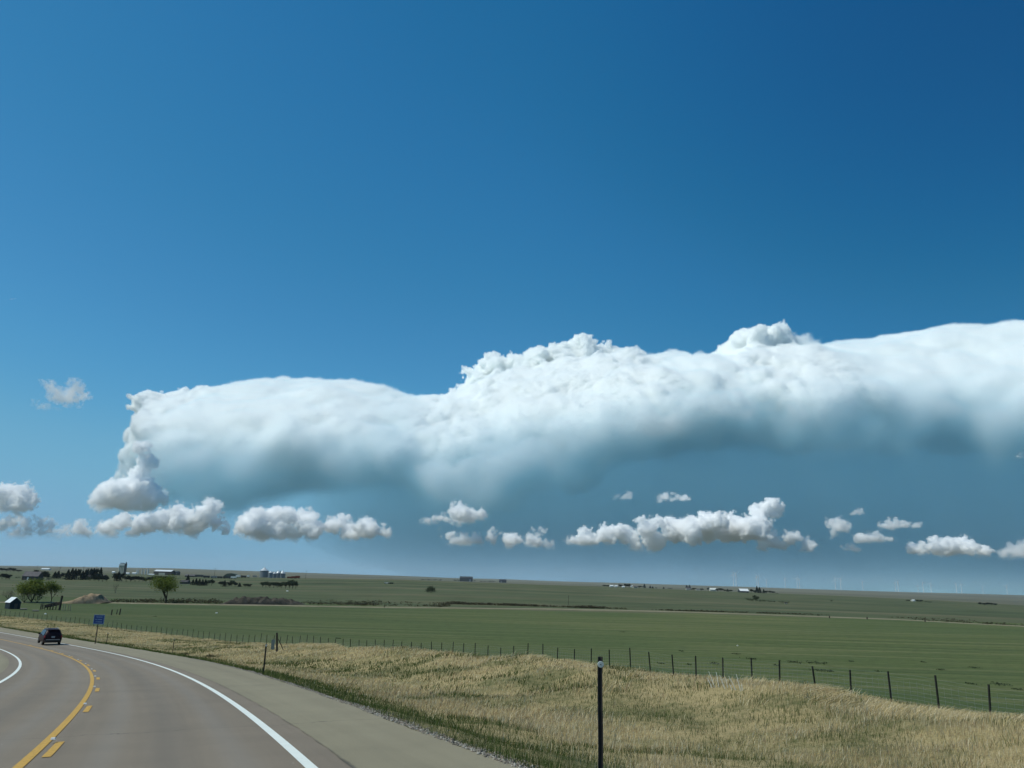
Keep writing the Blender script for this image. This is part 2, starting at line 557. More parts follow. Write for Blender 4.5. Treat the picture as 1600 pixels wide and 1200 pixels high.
class NT:
    """small node-tree writer"""
    def __init__(self, name):
        self.m = bpy.data.materials.new(name)
        self.m.use_nodes = True
        self.t = self.m.node_tree
        self.t.nodes.clear()
        self.out = self.n('ShaderNodeOutputMaterial')

    def n(self, typ, **kw):
        q = self.t.nodes.new(typ)
        for k, v in kw.items():
            setattr(q, k, v)
        return q

    def l(self, a, b):
        self.t.links.new(a, b)

    def val(self, sock, v):
        if hasattr(v, 'is_output'):
            self.l(v, sock)
        elif isinstance(v, (tuple, list)) and len(v) == 3 and sock.type == 'RGBA':
            sock.default_value = (*v, 1)
        else:
            sock.default_value = v

    def attr(self, name, out='Fac'):
        return self.n('ShaderNodeAttribute', attribute_name=name).outputs[out]

    def pos(self):
        return self.n('ShaderNodeNewGeometry').outputs['Position']

    def scale(self, v, s):
        q = self.n('ShaderNodeVectorMath', operation='MULTIPLY')
        self.l(v, q.inputs[0])
        q.inputs[1].default_value = s
        return q.outputs[0]

    def noise(self, vec, scale, detail=4, rough=.55, dist=0.0):
        q = self.n('ShaderNodeTexNoise')
        if vec is not None: self.l(vec, q.inputs['Vector'])
        q.inputs['Scale'].default_value = scale
        q.inputs['Detail'].default_value = detail
        q.inputs['Roughness'].default_value = rough
        q.inputs['Distortion'].default_value = dist
        return q.outputs['Fac']

    def voronoi(self, vec, scale, feature='F1', out='Distance'):
        q = self.n('ShaderNodeTexVoronoi', feature=feature)
        if vec is not None: self.l(vec, q.inputs['Vector'])
        q.inputs['Scale'].default_value = scale
        return q.outputs[out]

    def ramp(self, fac, stops, interp='LINEAR'):
        q = self.n('ShaderNodeValToRGB')
        cr = q.color_ramp
        cr.interpolation = interp
        while len(cr.elements) > 1: cr.elements.remove(cr.elements[-1])
        for i, (p, c) in enumerate(stops):
            e = cr.elements[0] if i == 0 else cr.elements.new(p)
            e.position = p
            e.color = (*c, 1) if isinstance(c, (tuple, list)) else (c, c, c, 1)
        self.l(fac, q.inputs[0])
        return q.outputs[0]

    def mr(self, v, a, b, c=0.0, d=1.0, smooth=True):
        q = self.n('ShaderNodeMapRange')
        if smooth: q.interpolation_type = 'SMOOTHSTEP'
        self.l(v, q.inputs[0])
        for i, x in enumerate((a, b, c, d)): q.inputs[i + 1].default_value = x
        return q.outputs[0]

    def math(self, op, a, b=None, clamp=False):
        q = self.n('ShaderNodeMath', operation=op, use_clamp=clamp)
        self.val(q.inputs[0], a)
        if b is not None: self.val(q.inputs[1], b)
        return q.outputs[0]

    def mix(self, f, a, b, blend='MIX'):
        q = self.n('ShaderNodeMix', data_type='RGBA', blend_type=blend)
        self.val(q.inputs[0], f)
        self.val(q.inputs[6], a)
        self.val(q.inputs[7], b)
        return q.outputs[2]

    def bump(self, h, strength=.3, dist=.02):
        q = self.n('ShaderNodeBump')
        q.inputs['Strength'].default_value = strength
        q.inputs['Distance'].default_value = dist
        self.l(h, q.inputs['Height'])
        return q.outputs[0]

    def bsdf(self, color, rough=.8, spec=.3, metal=0.0, normal=None, **kw):
        q = self.n('ShaderNodeBsdfPrincipled')
        self.val(q.inputs['Base Color'], color)
        self.val(q.inputs['Roughness'], rough)
        q.inputs['Specular IOR Level'].default_value = spec
        q.inputs['Metallic'].default_value = metal
        for k, v in kw.items(): self.val(q.inputs[k.replace('_', ' ')], v)
        if normal is not None: self.l(normal, q.inputs['Normal'])
        self.l(q.outputs[0], self.out.inputs['Surface'])
        return self.m


def simple_mat(name, col, rough=.6, spec=.3, metal=0.0, var=.18, scale=3.0):
    """one colour with uneven wear"""
    b = NT(name)
    p = b.n('ShaderNodeTexCoord').outputs['Object']
    f = b.noise(p, scale, 5, .6)
    lo = tuple(c * (1 - var) for c in col)
    hi = tuple(min(1, c * (1 + var)) for c in col)
    c = b.ramp(f, [(.3, lo), (.7, hi)])
    return b.bsdf(c, rough, spec, metal)


# ================================================================== the road's line and the lie of the land
X0, TH0, K = -1.90343, 0.361096, 0.00286927
RR = 1 / K
CX, CY = X0 - math.cos(TH0) / K, -math.sin(TH0) / K


def st_to_xy(s, t):
    th = TH0 + K * np.asarray(s, float)
    return CX + (RR + t) * np.cos(th), CY + (RR + t) * np.sin(th)


def xy_to_st(x, y):
    dx, dy = np.asarray(x, float) - CX, np.asarray(y, float) - CY
    return (np.arctan2(dy, dx) - TH0) / K, np.hypot(dx, dy) - RR


def road_D(s):
    s = np.asarray(s, float)
    q = np.clip(s, 0, 171)
    d = 1.78322 + .0752423 * q - 3.6797e-5 * q ** 2 - 7.1139e-7 * q ** 3
    return d + np.minimum(s, 0) * .075 + np.maximum(s - 171, 0) * .002


BANK = .009423


def sstep(a, b, x):
    x = np.clip((x - a) / (b - a), 0, 1)
    return x * x * (3 - 2 * x)


def vnoise(x, y, scale, seed):
    """cheap smooth 2-d noise, -1..1"""
    rng = np.random.default_rng(seed)
    g = rng.uniform(-1, 1, (256, 256))
    x = np.asarray(x, float) / scale + 1000
    y = np.asarray(y, float) / scale + 1000
    i, j = np.floor(x).astype(int), np.floor(y).astype(int)
    fx, fy = x - i, y - j
    fx, fy = fx * fx * (3 - 2 * fx), fy * fy * (3 - 2 * fy)
    i0, j0, i1, j1 = i % 256, j % 256, (i + 1) % 256, (j + 1) % 256
    return (g[i0, j0] * (1 - fx) + g[i1, j0] * fx) * (1 - fy) + (g[i0, j1] * (1 - fx) + g[i1, j1] * fx) * fy


FEN_T = 32.0
_fs = [-60, 0, 21, 27, 31, 35, 43, 50, 59, 69, 89, 113, 133, 169, 225, 330]
_fd = [1.5, 4.0, 4.80, 4.92, 5.06, 5.20, 5.62, 5.97, 6.65, 7.25, 8.45, 10.0, 11.0, 11.7, 11.75, 12.0]
# far land: pixels below the level horizon at a distance, for lines of sight through these columns
_cols = [-400, 0, 300, 430, 640, 800, 960, 1170, 1300, 1440, 1600, 2000]
_rows = [440, 560, 720, 860, 1000, 1250, 1550, 2000, 3000, 4500, 6500, 9000, 12000, 20000]
_tab = np.array([
    # -400   0    300   430   640   800   960  1170  1300  1440  1600  2000
    [40.0, 40.0, 40.0, 40.0, 40.0, 40.0, 40.0, 40.0, 40.0, 40.5, 42.0, 44.0],     # 440
    [27.0, 27.0, 27.0, 26.0, 24.0, 24.0, 26.0, 28.0, 29.0, 30.0, 32.0, 34.0],     # 560
    [20.0, 20.0, 19.5, 18.0, 13.0, 14.0, 16.5, 20.0, 22.0, 24.0, 26.0, 28.0],     # 720
    [14.0, 14.0, 13.0, 10.0, 6.0, 7.5, 10.0, 14.0, 16.5, 19.0, 21.0, 23.0],       # 860
    [10.5, 10.5, 9.0, 5.2, 2.0, 3.2, 6.0, 10.8, 12.6, 15.2, 18.0, 20.0],          # 1000
    [8.5, 8.5, 7.0, 4.8, 3.5, 4.2, 3.8, 7.7, 8.9, 11.4, 15.9, 16.9],             # 1250
    [6.6, 6.6, 5.6, 5.0, 5.5, 5.6, 4.7, 6.9, 8.1, 10.5, 16.4, 16.9],              # 1550
    [4.8, 4.8, 4.6, 5.0, 6.0, 6.5, 6.5, 8.4, 9.6, 12.5, 16.0, 16.0],              # 2000
    [3.0, 3.0, 2.0, 2.6, 3.0, 4.2, 5.2, 6.0, 7.0, 9.0, 11.0, 11.0],               # 3000
    [1.2, 1.2, -1.0, 0.0, 0.6, 2.2, 3.4, 4.0, 4.6, 6.0, 7.0, 7.0],                # 4500
    [-.4, -.4, -3.6, -2.8, -1.6, .8, 1.2, 1.6, 2.0, 2.6, 3.2, 3.2],               # 6500
    [-1.6, -1.6, -5.6, -4.6, -3.6, -.6, -1.8, -.8, -.4, .0, .2, .2],              # 9000
    [-1.0, -1.0, -3.0, -3.0, -2.2, -2.6, -1.2, .2, .3, .3, .3, .3],               # 12000
    [3, 3, 3, 3, 3, 3, 3, 3, 3, 3, 3, 3]])                                        # 20000


def D_ground(x, y):
    """depth of the land below the camera"""
    x, y = np.asarray(x, float), np.asarray(y, float)
    s, t = xy_to_st(x, y)
    rd = road_D(np.clip(s, -80, 330))
    fd = np.interp(s, _fs, _fd)
    # valley floor and the land beyond it
    yy = np.maximum(y, 1.0)
    u = 800 + FPX * x / np.maximum(yy, 30) * .985
    ly = np.log(np.clip(yy, 440, 20000))
    lr = np.log(_rows)
    k = np.clip(np.searchsorted(lr, ly, side='right') - 1, 0, len(_rows) - 2)
    f = np.clip((ly - lr[k]) / (lr[k + 1] - lr[k]), 0, 1)
    uc = np.clip(u, _cols[0], _cols[-1])
    c = np.clip(np.searchsorted(_cols, uc, side='right') - 1, 0, len(_cols) - 2)
    cc = np.array(_cols, float)
    g = (uc - cc[c]) / (cc[c + 1] - cc[c])
    px = (_tab[k, c] * (1 - f) + _tab[k + 1, c] * f) * (1 - g) + (_tab[k, c + 1] * (1 - f) + _tab[k + 1, c + 1] * f) * g
    far = px * np.clip(yy, 440, 20000) / FPX
    far = far + vnoise(x, y, 170, 5) * .35 * sstep(420, 700, yy) + vnoise(x, y, 900, 6) * 2.2 * sstep(2200, 5000, yy) + vnoise(x, y, 330, 8) * .8 * sstep(2500, 5000, yy)
    valley = 14.7 + vnoise(x, y, 60, 7) * .25
    fld = np.where(yy > 430, far, valley * (1 - sstep(380, 440, yy)) + far * sstep(380, 440, yy))
    # road corridor
    te = 6.15 + .85 * sstep(10, 60, s)           # edge of the paved shoulder
    road = rd - BANK * t
    w = np.clip((t - te) / (FEN_T - te), 0, 1)
    ditch = 1.15 * np.sin(np.clip(w * 1.35, 0, 1) * math.pi) * (1 - .35 * sstep(60, 140, s))
    hump = -.55 * np.exp(-((t - 28.0) / 2.0) ** 2) * (1 - sstep(70, 120, s)) * (1 + .6 * vnoise(s, t, 7, 9))
    verge = (rd - BANK * te) * (1 - w) + fd * w + ditch + hump
    verge = verge + (vnoise(x, y, 4.5, 12) * .16 + vnoise(x, y, 2.6, 1) * .11 + vnoise(x, y, 1.1, 2) * .06) * sstep(te, te + 2.5, t)
    right = np.where(t < te, road, verge)
    beyond = sstep(FEN_T + .5, FEN_T + 62, t)
    rgt = np.where(t > FEN_T, fd + hump * np.clip(1 - (t - FEN_T) / 4, 0, 1), right)
    rgt = rgt * (1 - beyond) + fld * beyond
    # left of the road
    lft = rd - BANK * t + .12 * np.clip(-t - 6.5, 0, 12)
    bl = sstep(18, 90, -t)
    lft = lft * (1 - bl) + (rd + 3.0) * bl
    out = np.where(t > 0, rgt, lft)
    # no arc far behind or beyond its turn: everything goes over to the field
    m = sstep(250, 330, s) * (t > -300)
    out = out * (1 - m) + np.where(y > 150, fld, out) * m
    inside = sstep(120, 260, -t)
    out = out * (1 - inside) + fld * inside
    return out


def gz(x, y):
    return -float(D_ground(np.array([x]), np.array([y]))[0])


def on(u, v, Y, dz=0.0):
    """point of the ground on the vertical line of a pixel's column at distance Y"""
    d = ray(u, v) * Y
    return Vector((float(d[0]), float(d[1]), gz(d[0], d[1]) + dz))


# ------------------------------------------------------------------ the ground sheet: a fan of rings, fine near the camera
def build_ground():
    ang = np.concatenate([np.linspace(-180, -46, 40)[:-1], np.linspace(-46, 46, 560), np.linspace(46, 180, 40)[1:]])
    a = np.radians(ang)
    r = np.concatenate([[.5, 2, 3.5], np.geomspace(5, 60, 190), np.geomspace(60, 420, 190)[1:], np.geomspace(420, 26000, 230)[1:]])
    Rg, Ag = np.meshgrid(r, a, indexing='ij')
    x, y = Rg * np.sin(Ag), Rg * np.cos(Ag)
    s, t = xy_to_st(x, y)
    z = -D_ground(x, y)
    te = 6.15 + .85 * sstep(10, 60, s)
    corridor = (t < te - .15) & (t > -6.9) & (s > -70) & (s < 330)
    z = z - np.where(corridor, .12, 0)           # the paved road lies on top
    nr, na = x.shape
    V = np.stack([x, y, z], -1).reshape(-1, 3)
    i, j = np.meshgrid(np.arange(nr - 1), np.arange(na - 1), indexing='ij')
    q = (i * na + j).ravel()
    F = np.stack([q, q + 1, q + na + 1, q + na], 1)[:, ::-1]
    o = np_obj('ground', V, F, None, smooth=True)
    fattr(o, 'side', np.clip(t, -500, 2000))
    fattr(o, 'along', np.clip(s, -300, 600))
    return o


ground = tag(build_ground(), kind='structure')


def ground_material():
    b = NT('prairie_ground')
    P = b.pos()
    t = b.attr('side')
    s = b.attr('along')
    sep = b.n('ShaderNodeSeparateXYZ')
    b.l(P, sep.inputs[0])
    Y = sep.outputs[1]
    flat = b.scale(P, (1, 1, 0))
    # ---- verge: dry and green patches, thatch and soil
    n1 = b.noise(flat, .16, 5, .6)
    n2 = b.noise(flat, 1.7, 6, .65)
    n3 = b.noise(flat, 11, 5, .7)
    dry = b.ramp(n3, [(.25, (.17, .130, .062)), (.5, (.33, .265, .130)), (.75, (.46, .38, .22))])
    grn = b.ramp(n3, [(.25, (.028, .040, .014)), (.55, (.065, .085, .03)), (.8, (.13, .14, .06))])
    near_edge = b.mr(t, 6.5, 13, .40, 0.04)
    gmask = b.math('ADD', b.math('ADD', b.mr(n1, .40, .62, 0, .62), b.mr(n2, .35, .7, -.18, .2)), near_edge)
    gmask = b.math('MULTIPLY', gmask, 1.0, True)
    verge = b.mix(gmask, dry, grn)
    # ---- field: cropped grass in long bands, tufts and bare spots
    band = b.noise(b.scale(P, (.006, .05, 0)), 1.0, 5, .6)
    band2 = b.noise(b.scale(P, (.012, .16, 0)), 1.0, 4, .6, .6)
    fine = b.noise(b.scale(P, (.35, .9, 0)), 1.0, 6, .75)
    big = b.noise(flat, .007, 4, .5)
    f1 = b.ramp(band, [(.3, (.060, .085, .028)), (.5, (.090, .112, .039)), (.7, (.130, .135, .052))])
    f2 = b.ramp(band2, [(.33, (.052, .078, .028)), (.52, (.092, .112, .039)), (.68, (.160, .156, .066))])
    fld = b.mix(.5, f1, f2)
    thin = b.noise(b.scale(P, (.004, .33, 0)), 1.0, 4, .65, .3)
    fld = b.mix(b.mr(thin, .53, .66, 0, .85), fld, (.175, .168, .080))
    fld = b.mix(b.mr(thin, .45, .34, 0, .8), fld, (.042, .066, .026))
    fld = b.mix(b.mr(big, .42, .62), fld, b.mix(.5, fld, (.060, .090, .032)))
    fld = b.mix(.55, fld, b.ramp(fine, [(.3, .35), (.5, 1.0), (.72, 1.6)]), 'MULTIPLY')
    spots = b.mr(b.noise(b.scale(P, (.10, .22, 0)), 1.0, 3, .6), .66, .72)
    fld = b.mix(b.math('MULTIPLY', spots, .65), fld, (.035, .050, .024))
    fld = b.mix(b.mr(sep.outputs[0], 40, -130, 0, .42), fld, (.048, .068, .030))
    low = b.mr(Y, 150, 70)                       # lusher ground at the foot of the bank
    fld = b.mix(b.math('MULTIPLY', low, .5), fld, (.050, .085, .030))
    # ---- beyond the two-track lane: rougher pasture, brown and grey-green bands
    fb = b.noise(b.scale(P, (.0035, .022, 0)), 1.0, 5, .6, .4)
    fb2 = b.noise(flat, .02, 6, .7)
    past = b.ramp(fb, [(.30, (.045, .064, .030)), (.47, (.078, .094, .046)), (.58, (.100, .102, .054)), (.72, (.140, .130, .080))])
    past = b.mix(.5, past, b.ramp(fb2, [(.3, .55), (.5, 1.0), (.75, 1.35)]), 'MULTIPLY')
    # the far plain, tan and grey
    farc = b.ramp(b.noise(b.scale(P, (.0004, .0011, 0)), 1.0, 6, .6), [(.33, (.080, .086, .056)), (.5, (.115, .114, .074)), (.66, (.165, .152, .100))])
    fy = b.math('ADD', Y, b.math('MULTIPLY', b.math('SUBTRACT', b.noise(flat, .004, 4, .6), .5), 160.0))
    past = b.mix(b.mr(fy, 1500, 2300), past, farc)
    col = b.mix(b.mr(fy, 424, 436), fld, past)
    tw = b.math('ADD', t, b.math('MULTIPLY', b.math('SUBTRACT', n2, .5), 3.0))
    col = b.mix(b.mr(tw, 31.8, 34.5, 1, 0), col, verge)
    h = b.math('ADD', b.math('MULTIPLY', n3, .4), b.noise(flat, 3.0, 6, .75))
    return b.bsdf(col, .95, .1, normal=b.bump(h, .5, .12))


ground.data.materials.append(ground_material())


# ------------------------------------------------------------------ road, shoulders, lines
def strip(name, s0, s1, ds, ta, tb, dz, mat, nt=2, kind='structure', jag=None, tfun=None):
    ss = np.arange(s0, s1 + 1e-6, ds)
    tt = np.linspace(0, 1, nt)
    S_, W_ = np.meshgrid(ss, tt, indexing='ij')
    A = ta if callable(ta) else (lambda q: np.full_like(q, ta))
    B = tb if callable(tb) else (lambda q: np.full_like(q, tb))
    T_ = A(S_) * (1 - W_) + B(S_) * W_
    x, y = st_to_xy(S_, T_)
    z = -(road_D(S_) - BANK * T_) + dz
    V = np.stack([x, y, z], -1).reshape(-1, 3)
    i, j = np.meshgrid(np.arange(len(ss) - 1), np.arange(nt - 1), indexing='ij')
    q = (i * nt + j).ravel()
    F = np.stack([q, q + 1, q + nt + 1, q + nt], 1)
    o = np_obj(name, V, F, mat)
    fattr(o, 'side', T_.ravel())
    fattr(o, 'along', S_.ravel())
    if kind: o['kind'] = kind
    return o


def asphalt(name, base, lanes=True):
    b = NT(name)
    P = b.scale(b.pos(), (1, 1, 0))
    t, s = b.attr('side'), b.attr('along')
    cmb = b.n('ShaderNodeCombineXYZ')
    b.l(b.math('MULTIPLY', s, .03), cmb.inputs[0])
    b.l(b.math('MULTIPLY', t, 1.1), cmb.inputs[1])
    streak = b.noise(cmb.outputs[0], 1.0, 5, .6)
    speck = b.noise(P, 120, 3, .8)
    blot = b.noise(P, .55, 5, .6)
    c = b.ramp(speck, [(.25, tuple(v * .62 for v in base)), (.5, base), (.78, tuple(min(.8, v * 1.6) for v in base))])
    c = b.mix(.5, c, b.ramp(streak, [(.3, .74), (.5, 1.0), (.7, 1.18)]), 'MULTIPLY')
    c = b.mix(.35, c, b.ramp(blot, [(.3, .8), (.6, 1.08)]), 'MULTIPLY')
    if not lanes:                      # the dark open seam against the traffic lane
        seam = b.math('ADD', b.math('ABSOLUTE', t), b.math('MULTIPLY', b.math('SUBTRACT', b.noise(P, 3.0, 6, .75), .5), .12))
        c = b.mix(b.mr(seam, 4.12, 4.20, .8, 0), c, (.070, .064, .055))
    if lanes:
        # tyre tracks and the oil line of each lane
        at_ = b.math('ABSOLUTE', t)
        oil = b.math('MULTIPLY', b.mr(b.math('ABSOLUTE', b.math('SUBTRACT', at_, 1.8)), 0, .55, 1, 0), .20)
        c = b.mix(oil, c, (.10, .10, .095))
        trk = b.math('MULTIPLY', b.mr(b.math('ABSOLUTE', b.math('SUBTRACT', b.math('ABSOLUTE', b.math('SUBTRACT', at_, 1.8)), .95)), 0, .4, 1, 0), .22)
        c = b.mix(trk, c, (.235, .228, .21))
        tar = b.mr(b.noise(P, 2.2, 6, .7), .67, .70, 0, .45)
        c = b.mix(b.math('MULTIPLY', tar, b.mr(at_, .2, .9, 1, 0)), c, (.05, .05, .05))
    # cracks across
    cs = b.math('ADD', s, b.math('MULTIPLY', b.math('SUBTRACT', b.noise(P, .8, 4, .6), .5), .9))
    fr = b.math('ABSOLUTE', b.math('SUBTRACT', b.math('FRACT', b.math('MULTIPLY', b.math('ADD', cs, 3.4), 1 / 13.5)), .5))
    crack = b.mr(fr, 0, .0018, .8, 0)
    c = b.mix(crack, c, (.05, .048, .04))
    # little pale stones lying about
    st = b.mr(b.voronoi(P, 1.7), .018, .03, .75, 0)
    c = b.mix(st, c, (.5, .5, .46))
    return b.bsdf(c, .86, .25, normal=b.bump(speck, .35, .004))


M_ROAD = asphalt('worn_asphalt', (.200, .166, .124))
M_SHOULDER = asphalt('shoulder_asphalt', (.232, .206, .138), False)


def shoulder_edge(q):
    return 6.15 + .85 * sstep(10, 60, q) + .06 * vnoise(q, q * 0, .7, 21) + .07 * vnoise(q, q * 0, 3, 22)


tag(strip('road', -60, 320, 1.0, -4.35, 4.25, 0.0, M_ROAD, 9))
ov = lambda q: 4.15 + .05 * vnoise(q, q * 0, .5, 23)
tag(strip('shoulder', -60, 320, .4, ov, shoulder_edge, .006, M_SHOULDER, 4))
tag(strip('shoulder', -60, 320, 1.0, -6.9, -4.25, .006, M_SHOULDER, 3))


def paint(name, col, wear=.5, th=.58):
    b = NT(name)
    P = b.scale(b.pos(), (1, 1, 0))
    w = b.noise(P, 14, 6, .75)
    c = b.mix(b.mr(w, th, th + .12, 0, wear), col, tuple(v * .45 for v in col))
    c = b.mix(.4, c, b.ramp(b.noise(P, 3, 4, .6), [(.3, .8), (.7, 1.05)]), 'MULTIPLY')
    return b.bsdf(c, .65, .3)


M_WHITE = paint('white_line_paint', (.74, .78, .72))
M_YELLOW = paint('yellow_line_paint', (.56, .33, .06), .75, .50)
tag(strip('edge_line', -60, 320, .8, 3.52, 3.68, .010, M_WHITE))
tag(strip('edge_line', -60, 320, .8, -3.68, -3.52, .010, M_WHITE))
tag(strip('centre_line', -60, 320, .8, -.24, -.10, .010, M_YELLOW))
# ================================================================== building blocks
class MB:
    """collects boxes, tubes and polygons into one mesh"""
    def __init__(self):
        self.v, self.f = [], []

    def add(self, vs, fs):
        n = len(self.v)
        self.v += [tuple(p) for p in vs]
        self.f += [tuple(i + n for i in f) for f in fs]
        return self

    def box(self, c, s, rz=0.0, taper=1.0):
        cx, cy_, cz = c
        a, b, h = s[0] / 2, s[1] / 2, s[2] / 2
        co, si = math.cos(rz), math.sin(rz)
        vs = []
        for z, k in ((-h, 1.0), (h, taper)):
            for x, y in ((-a, -b), (a, -b), (a, b), (-a, b)):
                x, y = x * k, y * k
                vs.append((cx + x * co - y * si, cy_ + x * si + y * co, cz + z))
        return self.add(vs, [(0, 3, 2, 1), (4, 5, 6, 7), (0, 1, 5, 4), (1, 2, 6, 5), (2, 3, 7, 6), (3, 0, 4, 7)])

    def tube(self, p0, p1, r0, r1=None, n=6, cap=True):
        r1 = r0 if r1 is None else r1
        p0, p1 = Vector(p0), Vector(p1)
        d = (p1 - p0).normalized()
        a = d.cross(Vector((0, 0, 1)) if abs(d.z) < .95 else Vector((1, 0, 0))).normalized()
        b = d.cross(a)
        vs = []
        for p, r in ((p0, r0), (p1, r1)):
            for i in range(n):
                q = 2 * math.pi * i / n
                vs.append(p + (a * math.cos(q) + b * math.sin(q)) * r)
        fs = [(i, (i + 1) % n, n + (i + 1) % n, n + i) for i in range(n)]
        if cap:
            fs += [tuple(range(n))[::-1], tuple(range(n, 2 * n))]
        return self.add(vs, fs)

    def rings(self, rings, closed=True):
        """skin a list of equal-length rings of points"""
        n = len(rings[0])
        vs = [p for r in rings for p in r]
        fs = []
        for k in range(len(rings) - 1):
            for i in range(n if closed else n - 1):
                j = (i + 1) % n
                fs.append((k * n + i, k * n + j, (k + 1) * n + j, (k + 1) * n + i))
        if closed:
            fs.append(tuple(range(n))[::-1])
            fs.append(tuple((len(rings) - 1) * n + i for i in range(n)))
        return self.add(vs, fs)

    def prism(self, poly, axis, lo, hi):
        """polygon in the plane across 'axis' (0 or 1) pushed from lo to hi; poly holds (other, z)"""
        n = len(poly)
        vs = []
        for q in (lo, hi):
            for a, z in poly:
                vs.append((q, a, z) if axis == 0 else (a, q, z))
        fs = [tuple(range(n))[::-1], tuple(range(n, 2 * n))] + [(i, (i + 1) % n, n + (i + 1) % n, n + i) for i in range(n)]
        return self.add(vs, fs)

    def build(self, name, mat, parent=None, smooth=False, bevel=0.0):
        o = mesh_obj(name, self.v, self.f, mat, parent, smooth)
        bm = bmesh.new()
        bm.from_mesh(o.data)
        bmesh.ops.recalc_face_normals(bm, faces=bm.faces)
        bm.to_mesh(o.data)
        bm.free()
        if bevel:
            m = o.modifiers.new('bevel', 'BEVEL')
            m.width = bevel
            m.segments = 2
            m.limit_method = 'ANGLE'
        return o


def copy_tree(root, loc, rz=None, scale=None):
    c = root.copy()
    COL.objects.link(c)
    c.location = loc
    if rz is not None: c.rotation_euler = (0, 0, rz)
    if scale is not None: c.scale = scale if isinstance(scale, (tuple, list)) else (scale,) * 3
    for ch in root.children:
        d = ch.copy()
        COL.objects.link(d)
        d.parent = c
        for g in ch.children:
            e = g.copy()
            COL.objects.link(e)
            e.parent = d
    return c


def ground_hit(u, v):
    """first point of the land on the line of sight of a pixel"""
    ys = np.geomspace(8, 14000, 5000)
    d = ray(u, v)
    g = -D_ground(d[0] * ys, ys)
    h = d[2] * ys
    k = np.nonzero(h < g)[0]
    i = k[0] if len(k) else int(np.argmin(h - g))
    y = ys[i]
    return Vector((float(d[0] * y), float(y), float(g[i])))


M_STEEL = simple_mat('dark_steel', (.030, .028, .026), .7, .3, 0, .4, 9)
M_TPOST = simple_mat('weathered_fence_steel', (.026, .025, .022), .8, .2, 0, .5, 7)
M_WIRE = simple_mat('galvanised_wire', (.30, .32, .33), .55, .5, .3, .2, 5)
M_WOOD = simple_mat('weathered_wood', (.055, .046, .036), .9, .15, 0, .4, 6)
M_GREYW = simple_mat('grey_bleached_wood', (.20, .19, .165), .9, .15, 0, .3, 6)
M_REFL = simple_mat('grey_reflector', (.42, .47, .46), .35, .5, 0, .08, 20)
M_BLACK = simple_mat('black_rubber', (.018, .018, .018), .85, .2, 0, .2, 8)
M_WHITEP = simple_mat('white_paint', (.72, .75, .72), .5, .3, 0, .08, 3)


# ------------------------------------------------------------------ roadside marker posts
def marker_post(base, h, w, label, crooked=0.0):
    r = empty('marker_post', base)
    tag(r, label, 'marker post', 'marker posts along the outside of the curve')
    m = MB()
    prof = [(-.5, 0), (-.5, .12), (-.28, .12), (-.22, .5), (.22, .5), (.28, .12), (.5, .12), (.5, 0), (.30, 0), (.16, .36), (-.16, .36), (-.30, 0)]
    rings = []
    nseg = 9
    for i in range(nseg):
        k = i / (nseg - 1)
        ox = crooked * math.sin(k * 5.2) + .016 * h * k
        rings.append([(a * w + ox, b * w - .2 * w, -.15 + k * (h + .15)) for a, b in prof])
    m.rings(rings)
    m.build('post', M_STEEL, r)
    c = MB()
    oz, ox = h - .085, crooked * math.sin(5) + .016 * h + .004
    c.tube((ox, -.36 * w, oz), (ox, -.36 * w - .012, oz), w * .64, w * .58, 20)
    re = c.build('reflector', M_REFL, r)
    b = MB()
    b.tube((ox, -.36 * w - .012, oz), (ox, -.36 * w - .017, oz), w * .12, w * .10, 8)
    b.build('bolt', M_STEEL, re)
    return r


p = Vector((float(ray(936, 1200)[0]) * 9.6, 9.6, 0))
p.z = gz(p.x, p.y)
top = at(938, 1026, 9.6)
marker_post(p, top.z - p.z, .058, 'nearest dark marker post with a round grey reflector at its top', .010)
for u, v, hp, lab in ((411, 1054, 43, 'dark marker post second from the camera beside the paved shoulder'),
                      (269, 1023, 23, 'dark marker post third from the camera with bushy weeds at its right'),
                      (166, 1006, 16, 'far small marker post just right of the blue sign')):
    q = ground_hit(u, v)
    marker_post(q, hp * q.y / FPX, .075, lab, .006)

# ------------------------------------------------------------------ blue road sign
q = ground_hit(148.5, 1006)
sg = tag(empty('road_sign', q, 0), 'blue rectangular road sign with white border on a thin post', 'road sign')
S1 = q.y / FPX
MB().box((0, 0, 20.5 * S1), (.09, .06, 42 * S1)).build('post', M_WOOD, sg)
M_BLUE = simple_mat('blue_sign_sheeting', (.006, .032, .15), .45, .4, 0, .15, 6)
M_SIGNW = simple_mat('pale_sign_print', (.15, .25, .36), .5, .3, 0, .1, 6)
pw, ph = 16.2 * S1, 13.4 * S1
pc = 34.6 * S1
pn = MB().box((.05, -.055, pc), (pw, .03, ph)).build('sign_panel', M_BLUE, sg, bevel=.02)
bd = MB()
for z in (-1, 1): bd.box((.05, -.073, pc + z * (ph / 2 - .035)), (pw - .03, .006, .05))
for x in (-1, 1): bd.box((.05 + x * (pw / 2 - .035), -.073, pc), (.05, .006, ph - .14))
tx = bd
for k, (w_, z) in enumerate(((.52, .26), (.62, 0), (.5, -.26))):
    x = -pw * w_ / 2
    while x < pw * w_ / 2:
        wl = .06 + .05 * random.random()
        tx.box((.05 + x + wl / 2, -.073, pc + z * ph), (wl, .005, .085))
        x += wl + (.03 if random.random() < .8 else .12)
tx.build('lettering', M_SIGNW, pn)

# ------------------------------------------------------------------ yellow dashes right of the centre line, debris on the road
DASH_S = [14.9 + 8.3 * k for k in range(12)]
for s in DASH_S:
    strip('centre_line', s - 1.0, s + 1.0, .25, .0, .13, .010, M_YELLOW)

# ------------------------------------------------------------------ wire fence on steel posts
fence = tag(empty('wire_fence', (*[float(k) for k in st_to_xy(20, FEN_T)], 0)), 'long sagging woven wire fence on thin dark steel posts between verge and green field', 'fence')
fo = fence.location.copy()


